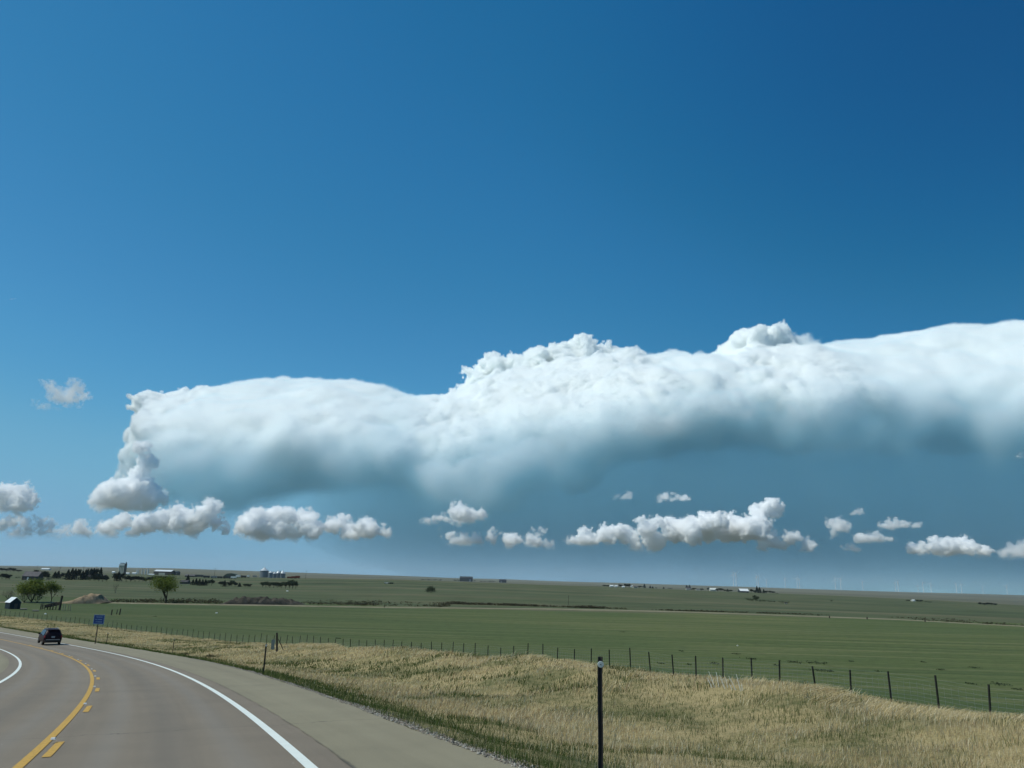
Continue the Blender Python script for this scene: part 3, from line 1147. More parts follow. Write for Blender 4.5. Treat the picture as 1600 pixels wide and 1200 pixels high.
def fpt(s, t=FEN_T, dz=0.0):
    x, y = st_to_xy(s, t)
    return Vector((float(x), float(y), gz(float(x), float(y)) + dz)) - fo


post_me = None
post_s = [6.6 + 2.06 * k + random.uniform(-.12, .12) for k in range(111)]
far_posts = MB()
for i, s in enumerate(post_s):
    h = 1.32 + random.uniform(-.10, .12)
    if i >= 98:                       # past a hundred: the farthest ones as one part
        far_posts.box(fpt(s, FEN_T, h / 2 - .1), (.06, .06, h + .2), TH0 + K * s)
        continue
    if post_me is None:
        m = MB().box((0, 0, .5), (.045, .008, 1.6)).box((0, .020, .5), (.008, .036, 1.6))
        o = m.build('post', M_TPOST, fence)
        post_me = o.data
    else:
        o = bpy.data.objects.new('post', post_me)
        COL.objects.link(o)
        o.parent = fence
    o.location = fpt(s)
    o.scale = (1.7, 1.7, h / 1.3)
    o.rotation_euler = (random.gauss(0, .035), random.gauss(0, .035), TH0 + K * s)
fp_ = far_posts.build('far_posts', M_TPOST, fence)
fp_['kind'] = 'stuff'
wm = MB()
for hgt in (.12, .27, .42, .58, .75, .93):
    prev = None
    for s in np.arange(6, 236, 3.0 if hgt < .9 else 3.0):
        pnt = fpt(s, FEN_T, hgt)
        if prev is not None:
            wm.tube(prev, pnt, .0034, .0034, 3, False)
        prev = pnt
wire = wm.build('wire', M_WIRE, fence)
bw = MB()
for hgt in (1.10, 1.24):
    prev = None
    for s in np.arange(6, 236, 3.0):
        pnt = fpt(s, FEN_T, hgt)
        if prev is not None: bw.tube(prev, pnt, .0022, .0022, 3, False)
        prev = pnt
bw.build('barbed_wire', M_WIRE, fence)
st_ = MB()
for s in np.arange(6, 200, .30):
    if s > 90 and int(s * 10) % 2: continue
    a = fpt(s, FEN_T, .05)
    st_.tube(a, a + Vector((random.gauss(0, .01), 0, .95)), .0036, .0036, 3, False)
st_.build('stay_wire', M_WIRE, wire)['kind'] = 'stuff'

# corner post and the pale panel beside it
q = ground_hit(433, 1019)
cp = tag(empty('corner_post', q), 'thick leaning dark wooden post standing taller than the wire fence', 'post')
S1 = q.y / FPX
MB().tube((0, 0, -.3), (-.25, 0, 27 * S1), .13, .115, 9).build('post', M_WOOD, cp)
MB().tube((.02, 0, 18 * S1), (.75, .3, .0), .05, .05, 6).build('brace', M_WOOD, cp)
q = ground_hit(425.5, 1016)
S1 = q.y / FPX
pl = tag(empty('metal_panel', q), 'small pale sheet of metal standing against the fence beside the leaning post', 'panel')
pm = MB()
pm.box((0, 0, 8 * S1), (5.0 * S1, .03, 14 * S1))
pm.build('sheet', simple_mat('pale_sheet_metal', (.13, .17, .17), .5, .4, .2, .15, 4), pl)
MB().box((0, .05, 7 * S1), (.06, .05, 15 * S1)).build('stake', M_TPOST, pl)

# bleached broken weed stalks at the fence
M_STALK = simple_mat('bleached_stalk', (.80, .78, .70), .8, .2, 0, .15, 9)
for gi, (u, v, lst) in enumerate(((1121, 1074, [(-3, 0, -9, 17), (3, 1, -3, 16), (-7, 0, -9, 10)]),
                                   (1136, 1076, [(-2, 0, -9, 19), (3, 2, -2, 14)]),
                                   (1150, 1078, [(1, 0, -8, 17), (-4, 1, -5, 8)]),
                                   (1158, 1080, [(0, 0, -3, 20), (2, 0, 0, 11)]))):
    q = ground_hit(u, v)
    S1 = q.y / FPX
    m = MB()
    for x, y, lean, h in lst:
        lean += random.uniform(-3, 2)
        m.tube((x * S1, y * .05, -.1), ((x + lean) * S1, y * .05, h * S1 * random.uniform(.9, 1.3)), .021, .011, 5)
        for k in range(3):
            f = random.uniform(.4, .9)
            m.tube(((x + lean * f) * S1, y * .05, h * S1 * f), ((x + lean * f + random.uniform(-3, 3)) * S1, 0, h * S1 * (f + .12)), .006, .004, 4)
    o = m.build('dry_weed_stalks', M_STALK)
    o.location = q
    tag(o, ('bleached broken weed stalks leaning at the fence, leftmost clump', 'bleached weed stalks at the fence, second clump from the left', 'pale bent weed stalks at the fence, second clump from the right',
            'upright bleached weed stalk at the fence, rightmost of its clumps')[gi], 'dead weed', 'bleached weed stalks by the fence')


# ------------------------------------------------------------------ the dark car ahead
def build_suv():
    q = ground_hit(81.0, 1008.4)
    s, t = xy_to_st(q.x, q.y)
    th = TH0 + K * float(s)
    r = tag(empty('car', (q.x, q.y, -(float(road_D(s)) - BANK * float(t)) + .002), th), 'black sport utility car driving away round the bend on the grey road', 'car')
    paint_ = NT('black_car_paint')
    pm_ = paint_.bsdf((.020, .006, .008), .45, .18)
    glass = NT('dark_car_glass').bsdf((.006, .006, .008), .15, .22)
    chrome = simple_mat('bright_trim', (.45, .46, .47), .3, .5, .8, .05, 3)
    red = NT('tail_lamp_red').bsdf((.30, .012, .014), .3, .4)
    plastic = simple_mat('grey_car_plastic', (.035, .036, .038), .6, .3, 0, .1, 4)
    # stations from rear (y=0) to nose (y=4.62): y, z bottom, z belt, z top, half width at belt, half width at top
    st = [(.00, .42, .78, .86, .80, .74), (.05, .34, .98, 1.08, .88, .80), (.12, .30, 1.02, 1.22, .915, .77), (.30, .28, 1.03, 1.55, .925, .66), (.52, .28, 1.03, 1.67, .93, .64),
          (.95, .27, 1.03, 1.72, .935, .64), (1.6, .27, 1.02, 1.745, .935, .645), (2.3, .27, 1.01, 1.73, .935, .64), (2.75, .27, 1.0, 1.66, .93, .62), (3.15, .27, 1.0, 1.38, .925, .66),
          (3.5, .28, .98, 1.08, .915, .74), (3.9, .29, .93, 1.02, .90, .72), (4.3, .32, .84, .93, .86, .66), (4.55, .38, .72, .80, .76, .56), (4.62, .46, .62, .70, .66, .50)]
    rings = []
    for y, zb, zm, zt, wm_, wt in st:
        half = [(wm_ * .90, zb), (wm_ * .985, zb + (zm - zb) * .25), (wm_ * 1.0, zb + (zm - zb) * .62), (wm_ * .985, zm), (wt + (wm_ - wt) * .48, zm + (zt - zm) * .5), (wt * 1.0, zm + (zt - zm) * .90), (wt * .80, zt), (wt * .3, zt + .012)]
        rings.append([(x, y, z) for x, z in half] + [(-x, y, z) for x, z in reversed(half)])
    m = MB()
    m.rings(rings)
    body = m.build('body', pm_, r, True)

    def pane(name, pts, par, mat=glass, off=.012):
        c = sum((Vector(p) for p in pts), Vector()) / len(pts)
        n = (Vector(pts[1]) - Vector(pts[0])).cross(Vector(pts[2]) - Vector(pts[0])).normalized()
        if n.dot(c - Vector((0, 2.2, 1.0))) < 0: n = -n
        vs = [Vector(p) + n * off for p in pts] + [Vector(p) - n * .01 for p in pts]
        k = len(pts)
        return MB().add(vs, [tuple(range(k)), tuple(range(k, 2 * k))[::-1]] + [(i, k + i, k + (i + 1) % k, (i + 1) % k) for i in range(k)]).build(name, mat, par)
    pane('rear_window', [(-.74, .135, 1.10), (.74, .135, 1.10), (.60, .36, 1.57), (-.60, .36, 1.57)], r, off=.03)
    pane('windscreen', [(-.78, 3.46, 1.06), (.78, 3.46, 1.06), (.60, 2.80, 1.62), (-.60, 2.80, 1.62)], r, off=.03)
    for sd in (-1, 1):
        for a, b in ((.42, 1.10), (1.16, 2.02), (2.08, 2.95)):
            ta_, tb_ = max(a, .56), min(b, 2.70)
            pane('side_window', [(sd * .915, a, 1.06), (sd * .915, b, 1.06), (sd * .672, tb_, 1.60), (sd * .672, ta_, 1.60)], r, off=.018)
        tl = MB()
        tl.add([(sd * .78, .02, .84), (sd * .90, .10, .84), (sd * .90, .12, 1.06), (sd * .78, .06, 1.06), (sd * .80, -.03, .84), (sd * .92, .04, .84), (sd * .925, .08, 1.05), (sd * .80, .02, 1.05)],
               [(0, 1, 2, 3), (4, 5, 6, 7), (0, 1, 5, 4), (1, 2, 6, 5), (2, 3, 7, 6), (3, 0, 4, 7)])
        tl.build('tail_light', red, r, bevel=.01)
        mi = MB().box((sd * 1.03, 2.92, 1.10), (.20, .10, .15), 0, .8)
        mi.box((sd * .93, 2.94, 1.06), (.12, .05, .04))
        mi.build('mirror', pm_, r, bevel=.015)
        rl = MB()
        rl.tube((sd * .60, .75, 1.765), (sd * .60, 2.5, 1.77), .02, .02, 6)
        for y in (.8, 1.6, 2.4): rl.tube((sd * .60, y, 1.70), (sd * .60, y, 1.77), .018, .018, 5)
        rl.build('roof_rail', chrome, r)
        for y in (.82, 3.72):
            w = MB()
            prof = [(.0, .20), (.0, .33), (.03, .355), (.19, .355), (.22, .33), (.22, .20)]
            n = 22
            rg = [[(sd * (.70 + a), y + rr * math.cos(2 * math.pi * i / n), .355 + rr * math.sin(2 * math.pi * i / n)) for a, rr in prof] for i in range(n)]
            w.rings(rg + [rg[0]])
            wh = w.build('wheel', M_BLACK, r, True)
            h = MB()
            h.tube((sd * .86, y, .355), (sd * .905, y, .355), .21, .19, 18)
            for i in range(5):
                a = 2 * math.pi * i / 5
                h.box((sd * .908, y + .10 * math.cos(a), .355 + .10 * math.sin(a)), (.02, .05, .05))
            h.build('rim', chrome, wh)
    bp = MB().box((0, -.04, .50), (1.62, .16, .20)).build('bumper', plastic, r, bevel=.04)
    MB().box((0, -.10, .63), (1.36, .05, .05)).build('bumper_trim', chrome, bp, bevel=.01)
    MB().box((0, -.005, .90), (.34, .05, .17)).build('license_plate', simple_mat('plate_white', (.30, .32, .33), .5, .3, 0, .2, 30), r)
    MB().box((0, .34, 1.655), (1.18, .26, .05)).build('spoiler', pm_, r, bevel=.02)
    MB().tube((-.42, 2.55, 1.70), (-.42, 2.42, 2.05), .012, .006, 5).build('antenna', M_BLACK, r)
    MB().box((0, 2.3, .36), (1.5, 3.9, .2)).build('underbody', M_BLACK, r)
    return r


build_suv()
# ================================================================== foliage
def leaf_mat(name, cols, trans=.25):
    """leaves: colour varies from spray to spray"""
    b = NT(name)
    r = b.attr('tint')
    c = b.ramp(r, [(0, cols[0]), (.5, cols[1]), (1, cols[2])])
    d = b.n('ShaderNodeBsdfDiffuse')
    b.l(c, d.inputs[0])
    t = b.n('ShaderNodeBsdfTranslucent')
    b.l(c, t.inputs[0])
    m = b.n('ShaderNodeMixShader')
    m.inputs[0].default_value = trans
    b.l(d.outputs[0], m.inputs[1])
    b.l(t.outputs[0], m.inputs[2])
    b.l(m.outputs[0], b.out.inputs['Surface'])
    return b.m


M_COTTON = leaf_mat('young_leaves', [(.085, .110, .022), (.135, .175, .036), (.19, .23, .055)], .4)
M_PINE = leaf_mat('conifer_needles', [(.010, .018, .015), (.018, .030, .022), (.034, .046, .032)], .08)
M_ROUND = leaf_mat('grey_green_leaves', [(.030, .044, .026), (.048, .066, .036), (.075, .095, .052)])
M_SCRUB = leaf_mat('brown_scrub', [(.048, .044, .026), (.078, .072, .042), (.125, .112, .068)])
M_TWIG = simple_mat('bare_twigs', (.075, .068, .056), .9, .1, 0, .3, 5)
M_TRUNK = simple_mat('tree_bark', (.040, .034, .027), .95, .1, 0, .35, 5)


def leaf_cards(name, centres, sizes, tints, mat, parent, rng, squash=.8):
    """one small leaf-spray quad at each centre"""
    n = len(centres)
    a = rng.normal(size=(n, 3))
    a /= np.linalg.norm(a, axis=1, keepdims=True)
    b = rng.normal(size=(n, 3))
    b -= (b * a).sum(1, keepdims=True) * a
    b /= np.linalg.norm(b, axis=1, keepdims=True)
    s = np.asarray(sizes)[:, None]
    V = np.stack([centres + a * s, centres + b * s * squash, centres - a * s, centres - b * s * squash], 1).reshape(-1, 3)
    F = np.arange(4 * n).reshape(n, 4)
    o = np_obj(name, V, F, mat, parent)
    fattr(o, 'tint', np.repeat(np.clip(tints, 0, 1), 4))
    return o


def limbs(rng, h, levels, spread, n0, r0, up=.55, base=0.0):
    """a branching skeleton: list of (p0, p1, r0, r1) and the tips"""
    segs, tips = [], []

    def grow(p, d, L, r, lev):
        k = 3
        q = p
        for i in range(k):
            d2 = (d + rng.normal(size=3) * .14 + np.array([0, 0, .05])).astype(float)
            d2 /= np.linalg.norm(d2)
            e = q + d2 * L / k
            ra, rb = r * (1 - .14 * i), r * (1 - .14 * (i + 1))
            segs.append((q, e, ra, rb))
            q, d = e, d2
            if lev > 0 and i > 0:
                for j in range(2):
                    s = rng.normal(size=3)
                    s -= s @ d * d
                    s /= np.linalg.norm(s)
                    nd = d * (1 - spread) + s * spread + np.array([0, 0, up * .3])
                    nd /= np.linalg.norm(nd)
                    grow(q, nd, L * rng.uniform(.5, .75), rb * .6, lev - 1)
        tips.append(q)

    for i in range(n0):
        a = 2 * math.pi * (i + rng.uniform(-.25, .25)) / n0
        d = np.array([math.cos(a) * spread * (1.5 if n0 > 5 else .9 if n0 > 1 else .1), math.sin(a) * spread * (1.5 if n0 > 5 else .9 if n0 > 1 else .1), 1.0])
        d /= np.linalg.norm(d)
        grow(np.array([0, 0, base]), d, h * .52, r0, levels)
    return segs, np.array(tips)


def wood_mesh(name, segs, mat, parent, n=5):
    m = MB()
    for a, b, r0, r1 in segs:
        m.tube(a, b, max(r0, .012), max(r1, .010), n if r0 > .05 else 3, False)
    return m.build(name, mat, parent)


def proto_broad(seed, h, w, mat, leaf=.26, dens=900, n0=3, trunk_h=.16, low=.25, bare_low=False, lev=2, trunk_r=.26):
    rng = np.random.default_rng(seed)
    r = empty('tree', (0, 0, 0))
    segs, tips = limbs(rng, h * (1 - trunk_h), lev, .5, n0, trunk_r * .62, base=h * trunk_h)
    z = tips[:, 2].max()
    sc = np.array([w * .5 / (np.abs(tips[:, :2]).max() + .1), w * .5 / (np.abs(tips[:, :2]).max() + .1), h * .96 / z])
    segs = [(a * sc, b * sc, p, q) for a, b, p, q in segs]
    tips = tips * sc
    if trunk_h > .03:
        segs.insert(0, (np.array([0, 0, -.4]), np.array([0, 0, h * trunk_h * sc[2] + .1]), trunk_r, trunk_r * .8))
    wood_mesh('trunk', segs, M_TRUNK, r)
    # leaf clumps round the tips and along an outer shell
    keep = tips[tips[:, 2] > h * low]
    if len(keep) == 0:
        keep = tips
    pick = keep[rng.integers(0, len(keep), dens)]
    clump = rng.normal(size=(dens, 3)) * np.array([w * .075, w * .075, h * .055])
    c = pick + clump
    tint_tip = rng.uniform(0, 1, len(keep))
    t = np.array([tint_tip[i] for i in rng.integers(0, len(keep), dens)]) * .45 + rng.uniform(0, .55, dens)
    c[:, 2] = np.clip(c[:, 2], h * low * .7, h * 1.03)
    leaf_cards('crown', c, rng.uniform(.6, 1.2, dens) * leaf, t, mat, r, rng)
    return r


def proto_conifer(seed, h, w, mat=None, dens=700):
    rng = np.random.default_rng(seed)
    r = empty('conifer_tree', (0, 0, 0))
    MB().tube((0, 0, -.3), (0, 0, h * .95), w * .045, .02, 6).build('trunk', M_TRUNK, r)
    k = rng.uniform(0, 1, dens) ** .8
    tier = 1 + .18 * np.sin(k * 40 + rng.uniform(0, 6))
    rad = (1 - k) ** .8 * w * .5 * tier * np.sqrt(rng.uniform(.25, 1, dens))
    a = rng.uniform(0, 2 * math.pi, dens)
    rad *= 1 + .2 * np.sin(3 * a + seed) * (1 - k)
    c = np.stack([rad * np.cos(a), rad * np.sin(a), h * (.06 + .94 * k) - rad * .12], 1)
    leaf_cards('crown', c, rng.uniform(.5, 1.1, dens) * w * .075, rng.uniform(0, 1, dens) * .6 + .4 * rng.uniform(0, 1, 9)[(a * 1.4).astype(int) % 9], mat or M_PINE, r, rng)
    return r


def proto_bush(seed, h, w, mat, dens=500, name='shrub'):
    rng = np.random.default_rng(seed)
    r = empty(name, (0, 0, 0))
    m = MB()
    for i in range(9):
        a = rng.uniform(0, 6.28)
        m.tube((0, 0, -.2), (math.cos(a) * w * .3, math.sin(a) * w * .3, h * rng.uniform(.5, .9)), .05, .015, 4, False)
    m.build('stem', M_TWIG, r)
    lob = rng.normal(size=(10, 3)) * np.array([w * .2, w * .2, 0]) + np.array([0, 0, h * .45])
    lob[:, 2] += rng.uniform(-.12, .22, 10) * h
    p = lob[rng.integers(0, 10, dens)] + rng.normal(size=(dens, 3)) * np.array([w * .10, w * .10, h * .15])
    p[:, 2] = np.clip(p[:, 2], .03, h)
    leaf_cards('foliage', p, rng.uniform(.5, 1.1, dens) * max(.12, w * .045), rng.uniform(0, 1, dens), mat, r, rng)
    return r


def proto_bare(seed, h, w, name='bare_tree', lev=3, n0=3, r0=.10):
    rng = np.random.default_rng(seed)
    r = empty(name, (0, 0, 0))
    segs, tips = limbs(rng, h, lev, .55, n0, r0, base=.0)
    z, x = tips[:, 2].max(), np.abs(tips[:, :2]).max()
    sc = np.array([w * .5 / x, w * .5 / x, h / z])
    wood_mesh('trunk', [(a * sc, b * sc, p, q) for a, b, p, q in segs], M_TWIG, r, 4)
    return r


def place(proto, u, v, hp, wp, label, cat, group=None, h0=10.0, w0=10.0, first=None, rz=None):
    q = ground_hit(u, v)
    S = q.y / FPX
    sc = (wp * S / w0, wp * S / w0, hp * S / h0)
    rz = random.uniform(0, 6.28) if rz is None else rz
    if proto.get('used'):
        o = copy_tree(proto, q, rz, sc)
    else:
        o = proto
        o.location, o.rotation_euler, o.scale = q, (0, 0, rz), sc
        proto['used'] = 1
    tag(o, label, cat, group)
    return o


# prototypes: ten metres tall and wide, scaled where they stand
P_BIG = proto_broad(3, 10, 10, M_COTTON, .19, 4600, 3, .15, .26, lev=3, trunk_r=.30)
P_WILLOW = proto_broad(8, 10, 10, M_COTTON, .24, 5600, 8, .02, .12, lev=3, trunk_r=.16)
P_SMALL = proto_broad(12, 10, 10, M_COTTON, .26, 2300, 3, .18, .26, lev=3, trunk_r=.26)
place(P_BIG, 259, 942.5, 41, 50, 'big broad green tree standing alone beside the dirt lane', 'tree', rz=.6)
place(P_WILLOW, 49, 941.5, 35, 50, 'wide bushy green tree with bare grey lower branches behind the white roofed shed', 'tree', rz=.3)
place(P_SMALL, 79.5, 942, 32, 27, 'slimmer green tree right beside the wide bushy one', 'tree', rz=1.1)
P_BARE = proto_bare(4, 10, 10, 'bare_tree', 3, 3, .16)
place(P_BARE, 180, 927, 16, 14, 'small leafless tree beyond the tan dirt heap', 'tree', rz=.4)
P_BAREB = proto_bare(6, 10, 10, 'bare_shrub', 3, 7, .14)
place(P_BAREB, 12, 937, 15, 26, 'grey leafless shrub standing behind the white roofed shed', 'shrub', rz=.4)

for u_, v_, h_, w_, l_ in ((38, 941.8, 17, 24, 'tangle of grey bare brush under the left side of the wide bushy tree'), (57, 942, 16, 22, 'tangle of grey bare brush under the right side of the wide bushy tree')):
    place(P_BAREB, u_, v_, h_, w_, l_, 'shrub')
P_CON = [proto_conifer(20 + i, 10, 10, dens=650) for i in range(3)]
P_RND = [proto_broad(30 + i, 10, 10, M_ROUND, .55, 750, 4, .06, .10, lev=2, trunk_r=.22) for i in range(3)]
P_DRK = [proto_broad(40 + i, 10, 10, M_PINE, .55, 750, 4, .05, .06, lev=2, trunk_r=.22) for i in range(3)]
P_BSH = [proto_bush(50 + i, 10, 10, M_ROUND, 420) for i in range(2)]
for o in P_BSH + P_RND + P_DRK + P_CON:
    pass
_pick = {'c': P_CON, 'r': P_RND, 'd': P_DRK, 'b': P_BSH}
_desc = {'c': 'dark conifer', 'r': 'leafy tree', 'd': 'dark tree', 'b': 'low bush'}
_cat = {'c': 'conifer', 'r': 'tree', 'd': 'tree', 'b': 'bush'}
_ord = ['first', 'second', 'third', 'fourth', 'fifth', 'sixth', 'seventh', 'eighth', 'ninth', 'tenth', 'eleventh', 'twelfth', 'thirteenth', 'fourteenth', 'fifteenth', 'sixteenth', 'seventeenth', 'eighteenth']
ROWS = [
    ('in the faint row on the rise at the left edge', 'trees on the far rise at the left edge', [('d', 3, 893, 5, 7), ('d', 10, 893, 4, 7), ('d', 16, 893.5, 6, 7), ('d', 22, 893.5, 5, 7), ('d', 29, 894, 3.4, 7)]),
    ('left of the grey roofed farmhouse', 'dark trees left of the farmhouse', [('d', 3, 905, 8, 8), ('d', 9, 905.5, 8, 8), ('d', 14.5, 905.5, 7, 7), ('b', 28, 903.3, 2.4, 9)]),
    ('right behind the grey roofed farmhouse', 'trees about the farmhouse', [('d', 56, 904, 12, 9), ('d', 62, 905, 11, 9), ('d', 68, 905.5, 12, 9), ('d', 73, 906, 9, 7), ('b', 76.5, 907, 6, 6)]),
    ('in the tall windbreak above the tan dirt heap', 'tall windbreak trees', [('c', 85, 904, 10, 7), ('c', 90, 904, 11, 7), ('d', 97, 905, 9, 9), ('c', 105, 906, 15, 8), ('c', 111, 906, 17, 8), ('c', 116, 906, 16, 8), ('d', 122, 906, 15, 8),
      ('c', 128, 906, 13, 8), ('c', 133, 906, 15, 8), ('d', 139, 905, 15, 9), ('c', 145, 905, 16, 8), ('d', 150, 905, 15, 9), ('c', 155.5, 906, 18, 8)]),
    ('low before the tall windbreak', 'low trees before the windbreak', [('b', 140, 907.5, 7, 8), ('d', 147, 908, 9, 8), ('d', 154, 908.5, 9, 9), ('d', 160, 909, 9, 8), ('d', 166, 909, 7, 6)]),
    ('in the dark row below the grain elevator', 'trees below the grain elevator', [('d', 178, 908, 11, 8), ('c', 184, 908, 14, 9), ('d', 190, 908.5, 12, 9), ('d', 197, 909, 9, 9), ('d', 204, 909, 8, 9), ('d', 211, 909, 8, 9), ('d', 217, 909.3, 8, 8), ('d', 223, 909.5, 7, 6), ('d', 228, 910, 6, 5)]),
    ('in the dark row behind the big lone tree', 'trees behind the big lone tree', [('d', 234, 909.5, 7, 7), ('d', 240, 909.5, 9, 8), ('d', 246, 909.5, 9, 8), ('d', 252, 910, 9, 8), ('d', 258, 910, 9, 8), ('d', 264, 910, 8, 7)]),
    ('in the conifer row right of the big lone tree', 'conifers right of the big lone tree', [('c', 293, 910, 11, 6), ('c', 301, 914, 8, 6), ('c', 306, 914.5, 10, 6), ('c', 311, 915, 10, 6), ('c', 316, 915, 9, 6), ('c', 320.5, 915, 9, 6), ('r', 326, 915, 8, 7), ('d', 330.5, 915, 9, 6)]),
    ('in the clump left of the round bushes', 'clump in the pasture', [('d', 345, 916, 7, 6), ('c', 350.5, 916.5, 9, 6), ('d', 356, 917, 7, 7), ('r', 362, 916.5, 9, 8), ('d', 367, 917, 7, 6), ('c', 374, 917, 6, 5)]),
    ('in the squat clipped clump', 'squat clump in the pasture', [('d', 383, 917.5, 5, 5), ('d', 387, 917.7, 5, 5), ('d', 391, 917.8, 5, 5)]),
    ('in the grey green grove below the grain bins', 'grove below the grain bins', [('r', 410, 918, 8, 8), ('r', 415.5, 918.3, 9, 8), ('r', 421.5, 918.5, 8, 8), ('r', 427.5, 919, 9, 8), ('r', 433, 919, 8.5, 8), ('r', 439.5, 919.5, 9.5, 9), ('r', 446, 920, 10, 9), ('r', 452, 920, 12, 9), ('r', 457, 920, 13, 10), ('r', 462, 920, 11, 7)]),
    ('along the crest left of the dark barn', 'scrub along the crest', [('b', 661, 906.5, 2, 8), ('b', 670, 906.8, 2.3, 8), ('b', 679, 907, 2.2, 8), ('b', 688, 907.2, 2.2, 8), ('b', 711, 908, 3, 5), ('b', 716, 908, 3, 5)]),
    ('along the crest between the two dark barns', 'scrub between the barns', [('b', 741.5, 908.6, 2.5, 3), ('b', 752, 909.2, 1.8, 5), ('b', 758, 909.5, 2, 5), ('b', 765, 909.6, 2.4, 6), ('b', 771, 909.6, 2.4, 6)]),
    ('about the farthest white houses on the right', 'trees about the far houses', [('d', 944, 916.5, 2.4, 6), ('d', 950, 916.8, 2.4, 6), ('d', 968.5, 917.3, 4, 6), ('d', 978, 917.7, 5, 6), ('d', 983, 917.9, 5, 6), ('d', 999, 918.5, 3, 7), ('c', 1007, 918.6, 6, 4), ('c', 1016, 919.2, 4, 3), ('c', 1020, 919.4, 3, 3), ('b', 1025, 919.6, 2.2, 4), ('c', 1037, 920, 2.6, 3), ('b', 1047, 920.4, 2.2, 7)]),
    ('in the row between the small grey house and the pale barn', 'trees between house and barn', [('c', 1073, 919.5, 5, 4), ('c', 1077.5, 919.6, 5.5, 4), ('d', 1084, 922.3, 3.3, 7), ('d', 1096, 922.8, 3, 6), ('d', 1107.5, 923, 4.5, 4), ('d', 1122, 923.9, 4, 5), ('d', 1126.5, 924, 4.5, 5), ('d', 1132, 924.2, 3, 6), ('c', 1137, 924.5, 4, 4), ('d', 1142, 924.8, 3, 4)]),
    ('right of the long white roofed barn', 'trees right of the long barn', [('d', 1174, 926, 5, 5), ('d', 1179, 926.4, 4, 5), ('c', 1183, 926.6, 10, 5), ('c', 1187, 926.8, 9, 5), ('c', 1193.5, 927, 6, 4), ('d', 1198, 927.2, 4, 5), ('d', 1203, 927.4, 4, 5), ('d', 1208, 927.6, 3.4, 5), ('b', 1214, 927.8, 1.6, 5)]),
    ('in the dark thicket line in the pasture below the long barn', 'thicket line in the pasture', [('b', 1170, 939, 5, 7), ('b', 1176, 939.5, 5, 7), ('r', 1181, 940, 9, 9), ('b', 1188, 940.2, 3.4, 8), ('b', 1195, 940.4, 3, 8), ('b', 1202, 940.8, 2.8, 8), ('b', 1209, 941, 2.6, 8), ('b', 1222, 941.8, 2.8, 8), ('b', 1229, 942.3, 2.6, 8)]),
    ('about the tiny white house at the right', 'trees about the tiny white house', [('b', 1299, 940.5, 3.2, 3), ('d', 1419, 939.5, 2, 5), ('d', 1434, 940.6, 3.2, 6), ('d', 1439, 940.8, 3.0, 5), ('b', 1447, 941.3, 2.2, 5), ('b', 1453, 941.6, 2.2, 5)]),
    ('in the small dark clump at the far right', 'dark clump at the far right', [('d', 1532, 945.6, 4, 5), ('d', 1538, 946, 3.6, 5), ('d', 1543.5, 946, 4.2, 6), ('d', 1549, 946.2, 3.8, 5), ('d', 1555, 946.4, 3.4, 5)]),
]
for where, grp, lst in ROWS:
    for i, (k, u, v, hp, wp) in enumerate(lst):
        pr = _pick[k][i % len(_pick[k])]
        if i == 0: nth = 'leftmost'
        elif i == len(lst) - 1: nth = 'rightmost'
        else: nth = _ord[i] + ' along'
        lab = f'{_desc[k]} {where}, {nth}'
        if len(lab.split()) > 16: lab = f'{_desc[k].split(" ", 1)[1] if len(_desc[k].split()) > 2 else _desc[k]} {where}, {nth}'
        place(pr, u, v, hp, wp * (1.35 if k in 'cd' else 1.15), lab, _cat[k], grp)
P_LONE = proto_bush(61, 10, 10, M_ROUND, 900)
place(P_LONE, 673, 926.5, 10.5, 19, 'round dark green bush alone in the middle of the pasture', 'bush')
P_WEED = proto_bush(62, 10, 10, M_SCRUB, 500, 'weed_bush')
for u, v, hp, wp, lab in ((288, 1026, 6, 24, 'dark low weed bush on the verge just right of a marker post'), (328, 1028, 6, 20, 'second dark weed bush on the verge further right of the marker post'),
                          (601, 950, 6, 3, 'lone dark weed stub beside the dirt lane below the pasture')):
    place(P_WEED, u, v, hp, wp, lab, 'bush')

# ------------------------------------------------------------------ earth heaps and the lane
def heap(name, u0, u1, v, hp, depth, col, label, prof, seed, rough=.25):
    a, b = ground_hit(u0, v), ground_hit(u1, v)
    n, mdep = 90, 26
    S = a.y / FPX
    Ls = (b - a).length
    X = np.linspace(0, 1, n)
    W = np.linspace(-1, 1, mdep)
    Xg, Wg = np.meshgrid(X, W, indexing='ij')
    px = a.x + (b.x - a.x) * Xg
    py = a.y + (b.y - a.y) * Xg + Wg * depth
    hgt = np.interp(Xg, [q[0] for q in prof], [q[1] for q in prof]) * hp * S
    z = np.clip(1 - Wg ** 2, 0, 1) ** .8 * hgt * (1 + rough * vnoise(px, py, 2.3, seed) + rough * .6 * vnoise(px, py, .8, seed + 1))
    z = z - D_ground(px, py) - .06
    V = np.stack([px, py, z], -1).reshape(-1, 3)
    i, j = np.meshgrid(np.arange(n - 1), np.arange(mdep - 1), indexing='ij')
    q = (i * mdep + j).ravel()
    o = np_obj(name, V, np.stack([q, q + mdep, q + mdep + 1, q + 1], 1), None, smooth=True)
    b_ = NT(name + '_earth')
    P = b_.pos()
    c = b_.ramp(b_.noise(P, .55, 6, .7), [(.28, tuple(k * .45 for k in col)), (.5, col), (.75, tuple(k * 1.45 for k in col))])
    o.data.materials.append(b_.bsdf(c, .95, .1, normal=b_.bump(b_.noise(P, 1.6, 6, .75), .8, .3)))
    return tag(o, label, 'earth heap')


